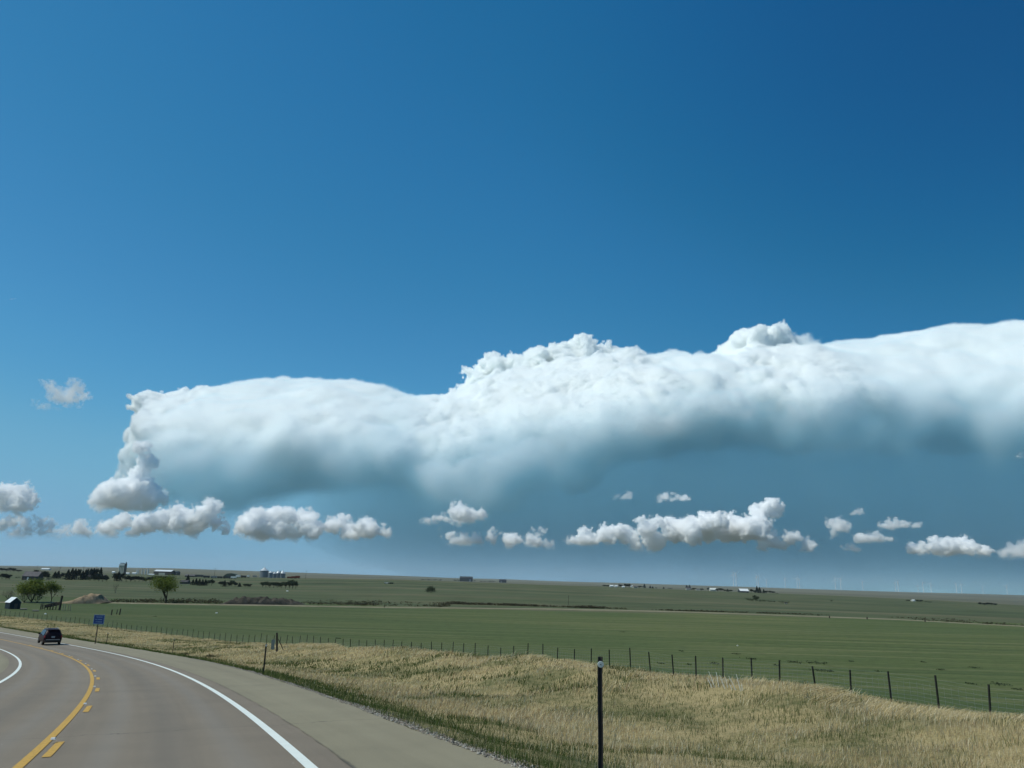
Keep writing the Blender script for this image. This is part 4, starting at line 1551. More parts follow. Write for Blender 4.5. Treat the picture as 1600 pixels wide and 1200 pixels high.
heap('dirt_heap', 96, 168, 942.6, 14.5, 7, (.27, .205, .13), 'tan heap of bare dirt with a pale slope beyond the loading chute', [(0, 0), (.15, .22), (.32, .42), (.55, .92), (.70, 1), (.80, .93), (.9, .45), (1, .12)], 31, .16)
heap('dirt_heap', 342, 476, 944.6, 11.0, 7, (.070, .062, .048), 'long dark brown earth heap overgrown with weeds beside the dirt lane', [(0, 0), (.08, .35), (.16, .75), (.22, .70), (.32, 1), (.45, .95), (.55, .78), (.68, .86), (.8, .68), (.92, .35), (1, 0)], 35, .3)

lane_px = [(-60, 940.5), (0, 941.3), (160, 941.8), (320, 944.8), (480, 947), (640, 949.5), (850, 951.5), (960, 953.8), (1060, 956), (1180, 960), (1280, 963.6), (1400, 968), (1600, 979), (1750, 988)]


def lane_mesh():
    pts = [ground_hit(u, v) for u, v in lane_px]
    dense = []
    for a, b in zip(pts[:-1], pts[1:]):
        for k in range(12): dense.append(a.lerp(b, k / 12))
    V, F = [], []
    for i, p_ in enumerate(dense):
        wdt = 4.2 + 1.0 * float(vnoise(np.array([p_.x]), np.array([0.0]), 9, 41)[0])
        for w, up in ((-1.6, -.05), (-1, .16), (0, .30), (1, .16), (1.6, -.05)):
            y = p_.y + w * wdt
            V.append((p_.x, y, gz(p_.x, y) + up))
    for i in range(len(dense) - 1):
        for j in range(4):
            F.append((i * 5 + j, i * 5 + j + 1, i * 5 + j + 6, i * 5 + j + 5))
    b = NT('dirt_lane')
    P = b.pos()
    c = b.ramp(b.noise(b.scale(P, (.12, .5, 0)), 1.0, 6, .7), [(.3, (.13, .12, .07)), (.5, (.21, .185, .12)), (.72, (.30, .265, .18))])
    return tag(mesh_obj('path', V, F, b.bsdf(c, .95, .1), None, True), kind='structure')


lane_mesh()

# scrub along the far side of the lane: a thicket nobody could count
def scrub_strip():
    rng = np.random.default_rng(77)
    C, S_, T_ = [], [], []
    for (u0, u1, va, vb, n, hs) in ((150, 345, 941.0, 943.2, 420, 1.4), (470, 700, 943.5, 948, 700, 1.1), (700, 1000, 945.5, 952.2, 950, 1.3), (1000, 1290, 951, 962, 520, .9), (1290, 1700, 961, 982, 260, .6), (1030, 1110, 938, 940, 60, .6)):
        for k in range(n):
            f = rng.uniform()
            u = u0 + (u1 - u0) * f
            v = va + (vb - va) * f - abs(rng.normal()) * 2.2
            d = ray(u, v)
            y = 14.4 / -d[2]
            y = min(max(y, 330), 470)
            dens = float(vnoise(np.array([d[0] * y]), np.array([0.0]), 16, 51)[0])
            if dens < rng.uniform(-.7, .7): continue
            x = d[0] * y
            h = hs * (0.5 + .5 * rng.uniform()) * (1 + dens * .4)
            z = gz(x, y)
            for q in range(7):
                C.append((x + rng.normal() * .9, y + rng.normal() * .9, z + rng.uniform(0, h)))
                S_.append(rng.uniform(.18, .42))
                T_.append(rng.uniform(0, .75) + .1 * dens)
    o = leaf_cards('scrub', np.array(C), np.array(S_), np.array(T_), M_SCRUB, None, rng)
    return tag(o, kind='stuff')


scrub_strip()


def field_weeds():
    """dark weed patches in the green field"""
    rng = np.random.default_rng(99)
    C, S_, T_ = [], [], []
    spots = [(1240, 1035, 10), (1275, 1036, 14), (1213, 1040, 4), (1330, 1034, 3), (1370, 1049, 3), (1442, 1035, 3), (1522, 1044, 6), (1470, 1047, 5), (1518, 1069, 6), (1562, 1070, 10), (1590, 1078, 5), (1278, 1048, 8), (1295, 1049, 6), (528, 998, 4), (973, 988, 4), (242, 963.5, 3), (1065, 1018, 3), (1033, 1037, 5), (1076, 1039, 4), (1115, 1037, 7), (1175, 1030, 8), (1150, 1022, 5)]
    for u, v, w in spots:
        q = ground_hit(u, v)
        S1 = q.y / FPX
        for k in range(int(9 * w)):
            x = q.x + rng.normal() * w * S1 * .6
            y = q.y + rng.normal() * w * S1 * .9
            C.append((x, y, gz(x, y) + rng.uniform(0, .2)))
            S_.append(rng.uniform(.07, .16))
            T_.append(rng.uniform(.2, 1))
    o = leaf_cards('field_weeds', np.array(C), np.array(S_), np.array(T_), M_ROUND, None, rng)
    tag(o, kind='stuff')


field_weeds()
# ================================================================== farm buildings and things on the skyline
M_CONC = simple_mat('pale_concrete', (.42, .42, .34), .9, .2, 0, .12, .15)
M_DARKM = simple_mat('dark_sheet_metal', (.030, .038, .042), .6, .3, 0, .25, .3)
M_GREYM = simple_mat('grey_sheet_metal', (.17, .19, .20), .5, .4, .2, .15, .3)
M_GALV = simple_mat('galvanised_bin_metal', (.15, .17, .18), .5, .4, .3, .15, .4)
M_GALVR = simple_mat('bright_bin_roof', (.50, .54, .55), .42, .4, .2, .08, .4)
M_WALLW = simple_mat('white_siding', (.62, .64, .60), .7, .3, 0, .08, .4)
M_ROOFW = simple_mat('bright_metal_roof', (.78, .80, .78), .38, .4, .1, .06, .3)
M_ROOFD = simple_mat('dark_shingle_roof', (.060, .058, .060), .9, .2, 0, .25, .4)
M_ROOFG = simple_mat('grey_shingle_roof', (.115, .108, .110), .9, .2, 0, .2, .4)
M_WALLB = simple_mat('brown_siding', (.085, .075, .065), .85, .2, 0, .2, .4)
M_WALLT = simple_mat('dark_teal_boards', (.018, .032, .040), .8, .2, 0, .35, 2)
M_REDM = simple_mat('rusty_red_paint', (.13, .030, .020), .7, .2, 0, .3, .6)
M_GLASSD = simple_mat('dark_window_glass', (.02, .025, .03), .2, .5, 0, .2, 1)
M_GREENM = simple_mat('dark_green_paint', (.03, .055, .04), .6, .3, 0, .2, .8)


def gable(name, u0, u1, v, wall_px, ridge_px, depth, wallm, roofm, label, cat='barn', rz=0.0, ov=.3, door=None, wins=0, along=True):
    """gabled building: its long side faces the camera unless along is False"""
    q0, q1 = ground_hit(u0, v), ground_hit(u1, v)
    Y = (q0.y + q1.y) / 2
    S1 = Y / FPX
    L = (u1 - u0) * S1
    c = at((u0 + u1) / 2, v, Y)
    c.z = min(q0.z, q1.z, gz(c.x, c.y + depth / 2)) - .1
    base = at((u0 + u1) / 2, v, Y).z
    h = wall_px * S1 + (base - c.z)
    rg = ridge_px * S1 + (base - c.z)
    r = tag(empty(name, (c.x, c.y + depth / 2, c.z), rz), label, cat)
    w = MB()
    if along:
        prof = [(-depth / 2, 0), (depth / 2, 0), (depth / 2, h), (0, rg - .12), (-depth / 2, h)]
        w.prism(prof, 0, -L / 2, L / 2)
    else:
        prof = [(-L / 2, 0), (L / 2, 0), (L / 2, h), (0, rg - .12), (-L / 2, h)]
        w.prism(prof, 1, -depth / 2, depth / 2)
    w.build('wall', wallm, r)
    f = MB()
    D, W = (depth, L) if along else (L, depth)
    k = (rg - h) / (D / 2)
    for sd in (-1, 1):
        e = sd * (D / 2 + ov)
        pr = [(0, rg), (e, rg - k * abs(e)), (e, rg - k * abs(e) + .14), (0, rg + .14)]
        f.prism(pr, 0 if along else 1, -W / 2 - ov, W / 2 + ov)
    f.build('roof', roofm, r)
    if door:
        x, dw, dh, dm = door
        if along: MB().box((x * L, -depth / 2 - .03, dh * h / 2), (dw * L, .08, dh * h)).build('door', dm, r)
        else: MB().box((x * L, -depth / 2 - .03, dh * h / 2), (dw * L, .08, dh * h)).build('door', dm, r)
    for i in range(wins):
        x = (-.38 + .76 * (i + .5) / wins) * L
        MB().box((x, -depth / 2 - .03, h * .55), (min(1.4, L * .08), .08, h * .30)).build('window', M_GLASSD, r)
    return r


# the small shed with a bright roof by the road's bend
q = ground_hit(15, 951.5)
S1 = q.y / FPX
sh = tag(empty('shed', (q.x, q.y + 1.5, q.z - .15), RAD(-38)), 'small dark teal shed with a bright white metal roof near the left edge', 'shed')
Ls, Ds, hw, hr = 18 * S1, 14.5 * S1, 10.5 * S1, 17.2 * S1
MB().prism([(-Ds / 2, 0), (Ds / 2, 0), (Ds / 2, hw), (0, hr - .1), (-Ds / 2, hw)], 0, -Ls / 2, Ls / 2).build('wall', M_WALLT, sh)
f = MB()
kk = (hr - hw) / (Ds / 2)
for sd in (-1, 1):
    e = sd * (Ds / 2 + .25)
    f.prism([(0, hr), (e, hr - kk * abs(e)), (e, hr - kk * abs(e) + .08), (0, hr + .08)], 0, -Ls / 2 - .2, Ls / 2 + .2)
f.build('roof', M_ROOFW, sh)
MB().box((Ls / 2 + .03, .2, 1.0), (.06, 1.1, 2.0)).build('door', M_WALLB, sh)

# wooden loading chute and its tall post
q = ground_hit(78, 952.5)
S1 = q.y / FPX
ch = tag(empty('loading_chute', q), 'dark weathered wooden cattle loading chute sloping up to the right', 'cattle chute')
deck = MB()
for sd in (-1, 1):
    y = sd * .9
    deck.add([(-6 * S1, y - .04, 3 * S1), (11 * S1, y - .04, 7 * S1), (11 * S1, y + .04, 7 * S1), (-6 * S1, y + .04, 3 * S1), (-6 * S1, y - .04, 7 * S1), (11 * S1, y - .04, 11.5 * S1), (11 * S1, y + .04, 11.5 * S1), (-6 * S1, y + .04, 7 * S1)],
             [(0, 1, 2, 3), (4, 5, 6, 7), (0, 1, 5, 4), (2, 3, 7, 6), (1, 2, 6, 5), (0, 3, 7, 4)])
deck.build('side_boards', M_WOOD, ch)
MB().add([(-6 * S1, -.9, 2.6 * S1), (11 * S1, -.9, 6.6 * S1), (11 * S1, .9, 6.6 * S1), (-6 * S1, .9, 2.6 * S1), (-6 * S1, -.9, 3 * S1), (11 * S1, -.9, 7 * S1), (11 * S1, .9, 7 * S1), (-6 * S1, .9, 3 * S1)],
         [(0, 1, 2, 3), (4, 5, 6, 7), (0, 1, 5, 4), (2, 3, 7, 6), (1, 2, 6, 5), (0, 3, 7, 4)]).build('ramp', M_WOOD, ch)
for x, h in ((-6, 7), (-2, 8), (2, 9), (6, 10), (11, 11.5)):
    for sd in (-1, 1):
        MB().tube((x * S1, sd * 1.0, -.2), (x * S1, sd * 1.0, h * S1), .13, .12, 6).build('leg', M_WOOD, ch)
gt = MB()
for z in (2, 4, 6, 8): gt.box((-9.5 * S1, -1.0, z * S1), (5 * S1, .06, .22))
gt.build('gate', M_WOOD, ch)
for x in (-12, -9.5): MB().tube((x * S1, -1.0, -.2), (x * S1, -1.0, 8 * S1), .14, .13, 6).build('gate_post', M_WOOD, ch)
q = ground_hit(92.6, 953.5)
S1 = q.y / FPX
ps = tag(empty('tall_post', q), 'thick tall dark wooden post at the high end of the cattle chute', 'post')
MB().tube((0, 0, -.3), (.2, 0, 21 * S1), .42, .36, 8).build('post', M_WOOD, ps)
# corral remains
stake = None
for u, v, h, r_, lab, m_ in ((98, 954.5, 10, .09, 'thin grey stake right of the cattle chute, leftmost of four', M_GREYW), (101.5, 954.7, 9.5, .09, 'thin grey stake right of the cattle chute, second of four', M_GREYW),
                             (106, 954.9, 10, .09, 'thin grey stake right of the cattle chute, third of four', M_GREYW), (109.5, 955, 9, .09, 'thin grey stake right of the cattle chute, rightmost of four', M_GREYW),
                             (174, 961.2, 8, .20, 'leaning dark post in the green field, leftmost of three', M_WOOD), (182, 960, 7, .15, 'thinner dark post in the middle of the three in the field', M_WOOD), (186.7, 960.8, 9, .22, 'tallest dark post, rightmost of the three in the field', M_WOOD),
                             (888, 945.5, 14, .12, 'single grey pole standing beside the dirt lane', M_WOOD), (1296, 966, 3.5, .3, 'short dark stub post beside the pale lane, leftmost on the right', M_WOOD), (1355, 967.8, 3.5, .35, 'short dark stub post beside the pale lane, middle of the right side', M_WOOD), (1445.5, 972, 4, .3, 'short dark stub post beside the pale lane, rightmost', M_WOOD)):
    q = ground_hit(u, v)
    S1 = q.y / FPX
    o = MB().tube((0, 0, -.2), (random.uniform(-.1, .2), 0, h * S1), r_, r_ * .9, 7).build('field_post', m_)
    o.location = q
    tag(o, lab, 'post', 'old posts standing in the field')
for u, v, w, lab in ((338.5, 958.3, 3.0, 'small white stone lying in the green field'), (71, 960, 3.2, 'pale stone in the grass below the cattle chute'), (312, 940.6, 2.6, 'pale stone left of the long dark earth heap'), (449, 924, 3.2, 'small white rock in the pasture below the grove'), (1152.5, 1009.5, 2.2, 'tiny white stone far out in the field at the right')):
    q = ground_hit(u, v)
    S1 = q.y / FPX
    bm = bmesh.new()
    bmesh.ops.create_icosphere(bm, subdivisions=2, radius=w * S1 * .55)
    for v_ in bm.verts:
        v_.co *= 1 + .25 * math.sin(v_.co.x * 9 + u) * math.cos(v_.co.y * 7)
        v_.co.z *= .65
    me = bpy.data.meshes.new('stone')
    bm.to_mesh(me)
    bm.free()
    me.materials.append(M_WALLW)
    o = bpy.data.objects.new('stone', me)
    COL.objects.link(o)
    o.location = q + Vector((0, 0, .1))
    tag(o, lab, 'stone')
# old timbers by the shed
for u, v, L, lab in ((36, 953, 9, 'old timber log lying right of the small shed'), (55, 955.5, 8, 'old grey timber lying before the cattle chute')):
    q = ground_hit(u, v)
    S1 = q.y / FPX
    o = MB().tube((-L * S1 / 2, 0, .25), (L * S1 / 2, .5, .30), .28, .24, 7).build('log', M_GREYW)
    o.location = q
    tag(o, lab, 'log')

# ---- farmhouse and its neighbours at the left
gable('farmhouse', 34, 58, 906.5, 6, 12.5, 9, M_WALLB, M_ROOFG, 'big grey roofed farmhouse half hidden by dark trees at the left', 'house', wins=3, door=(-.12, .10, .75, M_WALLW))
gable('barn', 64, 76, 890.5, 1.5, 2.6, 14, M_WALLW, M_ROOFW, 'long low white roofed shed far behind the farmhouse', 'shed')
gable('barn', 131, 160, 904.5, 3.2, 6.2, 12, M_WALLB, M_ROOFD, 'low dark roofed barn half hidden in the tall windbreak', 'barn')
gable('barn', 281, 292, 912.5, 3, 5.6, 8, M_WALLB, M_ROOFD, 'low dark brown building left of the conifer row', 'barn')
gable('barn', 289, 305, 901.5, 2, 3.6, 10, M_WALLB, M_ROOFG, 'low brown roofed building above the conifer row', 'barn')

# ---- grain elevator
q = ground_hit(190, 897.3)
S1 = q.y / FPX
el = tag(empty('grain_elevator', q), 'tall pale concrete grain elevator with a dark leg tower on its right', 'grain elevator')
for i in range(4):
    MB().tube(((-4.5 + 2.35 * i) * S1, 0, -1), ((-4.5 + 2.35 * i) * S1, 0, 12.8 * S1), 1.2 * S1, 1.2 * S1, 16).build('silo', M_CONC, el)
MB().box((-1 * S1, 0, 14.0 * S1), (8.0 * S1, 3.0 * S1, 2.6 * S1)).build('head_house', M_WALLW, el)
MB().box((-1 * S1, 0, 16.2 * S1), (5.5 * S1, 2.2 * S1, 1.2 * S1)).build('roof', M_GREYM, el)
lt = MB().box((4.4 * S1, 0, 7.6 * S1), (2.6 * S1, 2.6 * S1, 16.4 * S1))
lt.box((4.6 * S1, 0, 16.8 * S1), (1.5 * S1, 1.5 * S1, 2.4 * S1), 0, .6)
lt.build('leg_tower', M_DARKM, el)
tk = None
for u, v, h, w, lab in ((213, 897, 6.5, 1.5, 'tall white tank right of the grain elevator, leftmost'), (215.4, 897, 7.5, 1.3, 'second tall white tank right of the grain elevator'), (221.4, 897, 7.5, 1.4, 'third tall white tank, standing alone in the middle'),
                        (226.4, 897.5, 7.5, 1.6, 'fourth tall white tank, left of the rightmost'), (230.6, 897.5, 8, 1.8, 'tallest white tank, rightmost before the long shed')):
    q = ground_hit(u, v)
    S1 = q.y / FPX
    if tk is None:
        tk = empty('storage_tank', q)
        MB().tube((0, 0, -.3), (0, 0, .94), .5, .5, 16).build('shell', M_WALLW, tk)
        MB().tube((0, 0, .94), (0, 0, 1.0), .5, .12, 16).build('roof', M_GREYM, tk)
        o = tk
    else:
        o = copy_tree(tk, q)
    o.location = q
    o.scale = (w * S1, w * S1, h * S1)
    tag(o, lab, 'tank', 'tall white tanks by the grain elevator')
gable('warehouse', 240, 266, 898.5, 5.4, 7.6, 26, M_WALLB, M_ROOFW, 'long farm warehouse with a white roof edge and pale sliding door', 'warehouse', door=(-.02, .36, .62, M_CONC))
gable('warehouse', 266.5, 276, 898.6, 4.4, 6.0, 20, M_DARKM, M_DARKM, 'dark shed joined to the right end of the long warehouse', 'warehouse')
for u0, u1, v, h, lab in ((194.5, 201, 897.4, 2.4, 'low white building at the foot of the grain elevator'), (206, 212, 897.2, 2.4, 'low white building between elevator and tanks'), (232, 240, 898.6, 1.7, 'low white trailer left of the long warehouse'), (174.6, 178.6, 895.3, 2.4, 'small white shed left of the grain elevator')):
    gable('farm_building', u0, u1, v, h * .62, h, 6, M_WALLW, M_ROOFW, lab, 'farm building')


# ---- trailers and machinery in a yard
def trailer(u0, u1, v, hp, mat, label, cat='trailer', cab=None):
    q = ground_hit((u0 + u1) / 2, v)
    S1 = q.y / FPX
    L, H = (u1 - u0) * S1, hp * S1
    r = tag(empty('farm_trailer', q), label, cat, 'vehicles and trailers in the farm yard')
    MB().box((0, 0, H * .60), (L, 2.6, H * .72)).build('body', mat, r)
    MB().box((0, 0, H * .2), (L * .9, 1.2, H * .1)).build('frame', M_DARKM, r)
    if cab: MB().box((-L * .5 - .9, 0, H * .5), (1.9, 2.3, H * .7), 0, .85).build('cab', cab, r)
    for x in (-.36, .36):
        for sd in (-1, 1):
            MB().tube((x * L, sd * 1.0, .5), (x * L, sd * 1.3, .5), .5, .5, 12).build('wheel', M_BLACK, r)
    return r


trailer(305, 317, 901.8, 3.6, M_DARKM, 'dark box trailer parked leftmost in the farm yard')
trailer(318, 327, 903, 3.6, M_DARKM, 'second dark trailer from the left in the farm yard')
trailer(330, 338, 903.4, 3.6, M_GREYM, 'grey trailer in the middle of the farm yard')
trailer(340, 347, 903.6, 3.0, M_DARKM, 'low dark trailer right of the grey one')
trailer(349, 360, 904, 3.4, M_DARKM, 'long dark trailer before the green quonset shed')
trailer(361, 368.5, 904.2, 3.6, M_WALLW, 'pale cab trailer right of the long dark trailer')
trailer(370.5, 375, 902.5, 4.2, M_WALLW, 'bright white box truck in the farm yard', 'truck', M_WALLW)
trailer(377, 384, 902.8, 3.4, M_DARKM, 'dark trailer between the two bright white vehicles')
trailer(386, 389, 902.4, 3.8, M_WALLW, 'small bright white van rightmost in the yard', 'van')
trailer(395, 401, 901.8, 2.6, M_GREYM, 'pale trailer just left of the big grain bin')
trailer(449, 455, 903.6, 2.6, M_REDM, 'rusty red trailer right of the grain bins')
trailer(455.5, 461, 903.8, 3.4, M_REDM, 'taller rusty red grain cart right of the bins')
trailer(461.5, 468, 903.9, 4.0, M_REDM, 'dark red farm machine at the right end of the bins row')
q = ground_hit(360, 901.5)
S1 = q.y / FPX
qn = tag(empty('quonset_shed', q), 'dark green round topped shed behind the farm yard trailers', 'shed')
ar = [(10.5 * S1 * math.cos(a), 5.4 * S1 * math.sin(a)) for a in np.linspace(0, math.pi, 15)]
MB().prism(ar, 1, 0, 14).build('shell', M_GREENM, qn)
MB().box((0, -.1, 1.4 * S1), (3.5 * S1, .1, 2.8 * S1)).build('door', M_DARKM, qn)

# ---- grain bins
def bin_(u, v, w, hw, hr, label, rot):
    q = ground_hit(u, v)
    S1 = q.y / FPX
    r = tag(empty('grain_bin', q, rot), label, 'grain bin', 'round steel grain bins on the skyline')
    R_ = w * S1 / 2
    n = 26
    rings = []
    for k in range(15):
        z = -.3 + (hw * S1 + .3) * k / 14
        rr = R_ * (1.0 if k % 2 else .985)
        rings.append([(rr * math.cos(2 * math.pi * i / n), rr * math.sin(2 * math.pi * i / n), z) for i in range(n)])
    MB().rings(rings).build('wall', M_GALV, r)
    rf = MB()
    rg = []
    for rr, z in ((R_ * 1.07, hw * S1 - .15), (R_ * 1.07, hw * S1), (R_ * .16, hr * S1 - .4), (R_ * .14, hr * S1)):
        rg.append([(rr * math.cos(2 * math.pi * i / n), rr * math.sin(2 * math.pi * i / n), z) for i in range(n)])
    rf.rings(rg)
    roof = rf.build('roof', M_GALVR, r)
    MB().tube((0, 0, hr * S1 - .1), (0, 0, hr * S1 + .5), R_ * .10, R_ * .06, 10).build('cap', M_GALV, roof)
    MB().box((0, -R_ - .05, 1.2), (1.2, .14, 2.2)).build('door', M_GREYM, r)
    return r


bin_(412, 902.3, 12.5, 10.0, 14.6, 'biggest steel grain bin with a bright cone roof, left of four small ones', .2)
bin_(422.3, 902.8, 6.6, 7.4, 10.2, 'small steel grain bin directly right of the biggest bin', .5)
bin_(428.4, 902.9, 6.2, 6.4, 9.0, 'lowest small grain bin, second right of the biggest bin', .9)
bin_(434.0, 902.9, 6.4, 7.0, 10.6, 'small grain bin with a pointed roof, third right of the biggest bin', .1)
bin_(441.0, 903.0, 8.6, 6.6, 11.0, 'wider small grain bin at the right end of the row', .4)
q = ground_hit(434, 903.2)
S1 = q.y / FPX
lg = tag(empty('auger_leg', (q.x, q.y - 3, q.z)), 'slanting dark grain auger rising beside the small bins', 'grain auger')
MB().tube((3.5 * S1, 0, 10.9 * S1), (8.5 * S1, -1, 1.0 * S1), .30, .30, 8).build('tube', M_DARKM, lg)
MB().tube((3.5 * S1, 0, 10.9 * S1), (3.5 * S1, 0, 0), .16, .16, 6).build('support', M_DARKM, lg)

# ---- buildings on the crest and on the right
gable('barn', 718.5, 738, 908.6, 5.2, 7.4, 12, M_DARKM, M_DARKM, 'dark flat looking barn alone on the crest with pale base', 'barn', wins=4, door=(.30, .12, .7, M_GREYM))
gable('barn', 780, 791, 910.3, 3.4, 5.0, 9, M_DARKM, M_ROOFD, 'smaller dark barn further right along the crest', 'barn', door=(-.2, .2, .7, M_GREYM))
gable('house', 953.5, 958.5, 917.3, 1.6, 2.8, 8, M_WALLW, M_ROOFW, 'tiny white house leftmost on the far crest', 'house', wins=2)
gable('house', 961, 965, 917.6, 1.5, 2.6, 8, M_WALLW, M_ROOFW, 'tiny white house second from the left on the far crest', 'house', wins=2)
gable('house', 972.5, 976, 918.0, 1.2, 2.0, 6, M_WALLW, M_ROOFW, 'smallest white shed among the far trees', 'shed')
gable('house', 985.5, 988, 917.6, 2.0, 3.2, 6, M_WALLW, M_ROOFW, 'narrow white house among the far trees', 'house')
gable('house', 990, 996, 918.9, 2.0, 3.2, 9, M_CONC, M_ROOFG, 'pale grey house right of the narrow white one', 'house', wins=2)
gable('house', 1072.5, 1079, 921.8, 2.0, 3.2, 9, M_CONC, M_ROOFG, 'small grey house before two dark conifers', 'house', wins=2)
gable('house', 1088, 1093, 922.4, 1.4, 2.3, 8, M_CONC, M_ROOFG, 'low grey house left of the pale barn', 'house')
gable('barn', 1110, 1119.5, 923.6, 2.2, 4.4, 12, M_CONC, M_WALLW, 'pale roofed barn in the row of farms at the right', 'barn', door=(.1, .2, .7, M_GREYM))
gable('barn', 1157, 1170, 926.0, 2.4, 5.6, 14, M_DARKM, M_ROOFW, 'long barn with a bright white roof left of tall conifers', 'barn', door=(.1, .2, .7, M_WALLB))
gable('house', 1427.3, 1430.6, 939.6, 1.4, 2.4, 7, M_WALLW, M_ROOFW, 'tiny white house alone at the far right', 'house')
trailer(601, 608, 912.0, 1.8, M_WALLW, 'small white stock trailer out in the pasture', 'trailer')
trailer(609.5, 614.5, 912.4, 2.2, M_GREENM, 'green pickup right of the white stock trailer', 'pickup', M_GREENM)
trailer(1226, 1229.5, 943.2, 1.2, M_WALLW, 'tiny pale trailer at the end of the pasture thicket', 'trailer')


# ---- utility poles and masts
def pole(u, v, hp, label, r_=.16, arm=True, mast=False):
    q = ground_hit(u, v)
    S1 = q.y / FPX
    r = tag(empty('radio_mast' if mast else 'utility_pole', q), label, 'radio mast' if mast else 'utility pole', None if mast else 'utility poles on the plain')
    MB().tube((0, 0, -.5), (0, 0, hp * S1), r_, r_ * .75, 6).build('mast' if mast else 'pole', M_STEEL if mast else M_WOOD, r)
    if arm:
        m = MB().box((0, 0, hp * S1 - .7), (2.6, .14, .16))
        for x in (-1.1, .5, 1.1): m.tube((x, 0, hp * S1 - .62), (x, 0, hp * S1 - .35), .06, .04, 5)
        m.build('crossarm', M_WOOD, r)
    return r


for a in ((57, 895, 11.5, 'utility pole rising over the farmhouse trees'), (92, 901, 14, 'utility pole at the left end of the tall windbreak'), (128.6, 902, 16, 'utility pole in the middle of the tall windbreak'), (148.5, 902, 16, 'utility pole at the right part of the tall windbreak'),
          (334.5, 903, 15, 'tall utility pole over the farm yard trailers'), (477.5, 904.5, 12.5, 'utility pole right of the red farm machines'), (5, 891, 6, 'faint utility pole at the far left edge'), (255.5, 893, 5, 'thin pole behind the long warehouse')):
    pole(*a)
pole(719.5, 908.6, 23, 'thin radio mast just left of the dark crest barn', .13, False, True)
pole(984.5, 912.0, 8, 'thin radio mast on the far ridge above the white houses', .5, False, True)

# ---- wind turbines along the right horizon
M_TURB = simple_mat('turbine_white', (.80, .81, .82), .5, .3, 0, .04, .05)
proto_t = None
TURB = [(1145.5, 898, 0, 22), (1149.5, 896, 0, 18), (1182, 900, 0, 22), (1184.5, 902, 1, 20), (1197, 906, 1, 14), (1226.3, 904, 0, 17), (1245, 904, 0, 17), (1248.5, 905, 0, 16), (1304.5, 906, 1, 15), (1313, 905, 1, 16), (1347.5, 908.5, 1, 15), (1398.5, 910, 1, 15), (1402.5, 909, 1, 16),
        (1441.5, 910.5, 1, 16), (1454, 912, 1, 15), (1493.5, 912.5, 1, 15), (1501.5, 913, 1, 15), (1572.5, 915.5, 1, 16), (1535, 917, 1, 13), (1434, 914.5, 1, 12)]


def turbine_parts():
    r = empty('wind_turbine', (0, 0, 0))
    MB().tube((0, 0, -12), (0, 0, 80), 2.3, 1.5, 12).build('tower', M_TURB, r)
    MB().box((0, 1.5, 81.4), (3.6, 9, 3.6), 0, .85).build('nacelle', M_TURB, r)
    hb = MB().tube((0, -3.0, 81.4), (0, -5.4, 81.4), 1.7, .8, 10).build('hub', M_TURB, r)
    for k in range(3):
        a = 2 * math.pi * k / 3
        m = MB()
        rg = []
        for f, c, th_ in ((.02, 1.3, 1.0), (.12, 2.6, .9), (.25, 2.9, .6), (.6, 1.8, .35), (.95, .8, .15), (1.0, .25, .08)):
            z = 42 * f
            rg.append([(-c * .35, -.5 * th_, z), (c * .15, -.7 * th_, z), (c * .65, 0, z), (c * .15, .6 * th_, z)])
        m.rings([[(x * math.cos(a) + z * math.sin(a), y, -x * math.sin(a) + z * math.cos(a)) for x, y, z in ring] for ring in rg])
        b = m.build('blade', M_TURB, r)
        b.location = (0, -4.2, 81.4)
    return r


for i, (u, v, bl, th_) in enumerate(TURB):
    Y = 8800 if th_ >= 16 else 9600
    hub = at(u, v, Y)
    g = gz(hub.x, hub.y)
    if proto_t is None:
        proto_t = turbine_parts()
        o = proto_t
    else:
        o = copy_tree(proto_t, (0, 0, 0))
    o.location = (hub.x, hub.y, g)
    o.scale = (1.0, 1.0, max(.6, (hub.z - g) / 81.4)) if False else (1, 1, 1)
    k = (hub.z - g) / 81.4
    o.scale = (k, k, k)
    o.rotation_euler = (0, 0, random.uniform(-.5, .5))
    for ch in o.children:
        if ch.name.startswith('blade'): ch.rotation_euler = (0, i * .77, 0)
    tag(o, 'white wind turbine on the right horizon, ' + ('leftmost of the line' if i == 0 else ('just right of the leftmost turbine' if i == 1 else None) or
        ['', '', 'above the long white roofed barn', 'its twin above the long white roofed barn', 'faint above the tall conifers right of that barn', 'left of the lowest small cloud, single', 'left one of a close faint pair', 'right one of a close faint pair', 'just left of a brighter one',
         'bright, under the lowest small cloud', 'single between two pairs', 'left one of the close pair in the middle', 'right one of the close pair in the middle', 'brightest under the domed cloud', 'single right of the brightest one', 'left one of the pair under the cloud edge', 'right one of the pair under the cloud edge',
         'rightmost near the edge of the picture', 'faint and small before the rightmost one', 'faint small one left of the brightest'][i]), 'wind turbine', 'wind turbines on the right horizon')
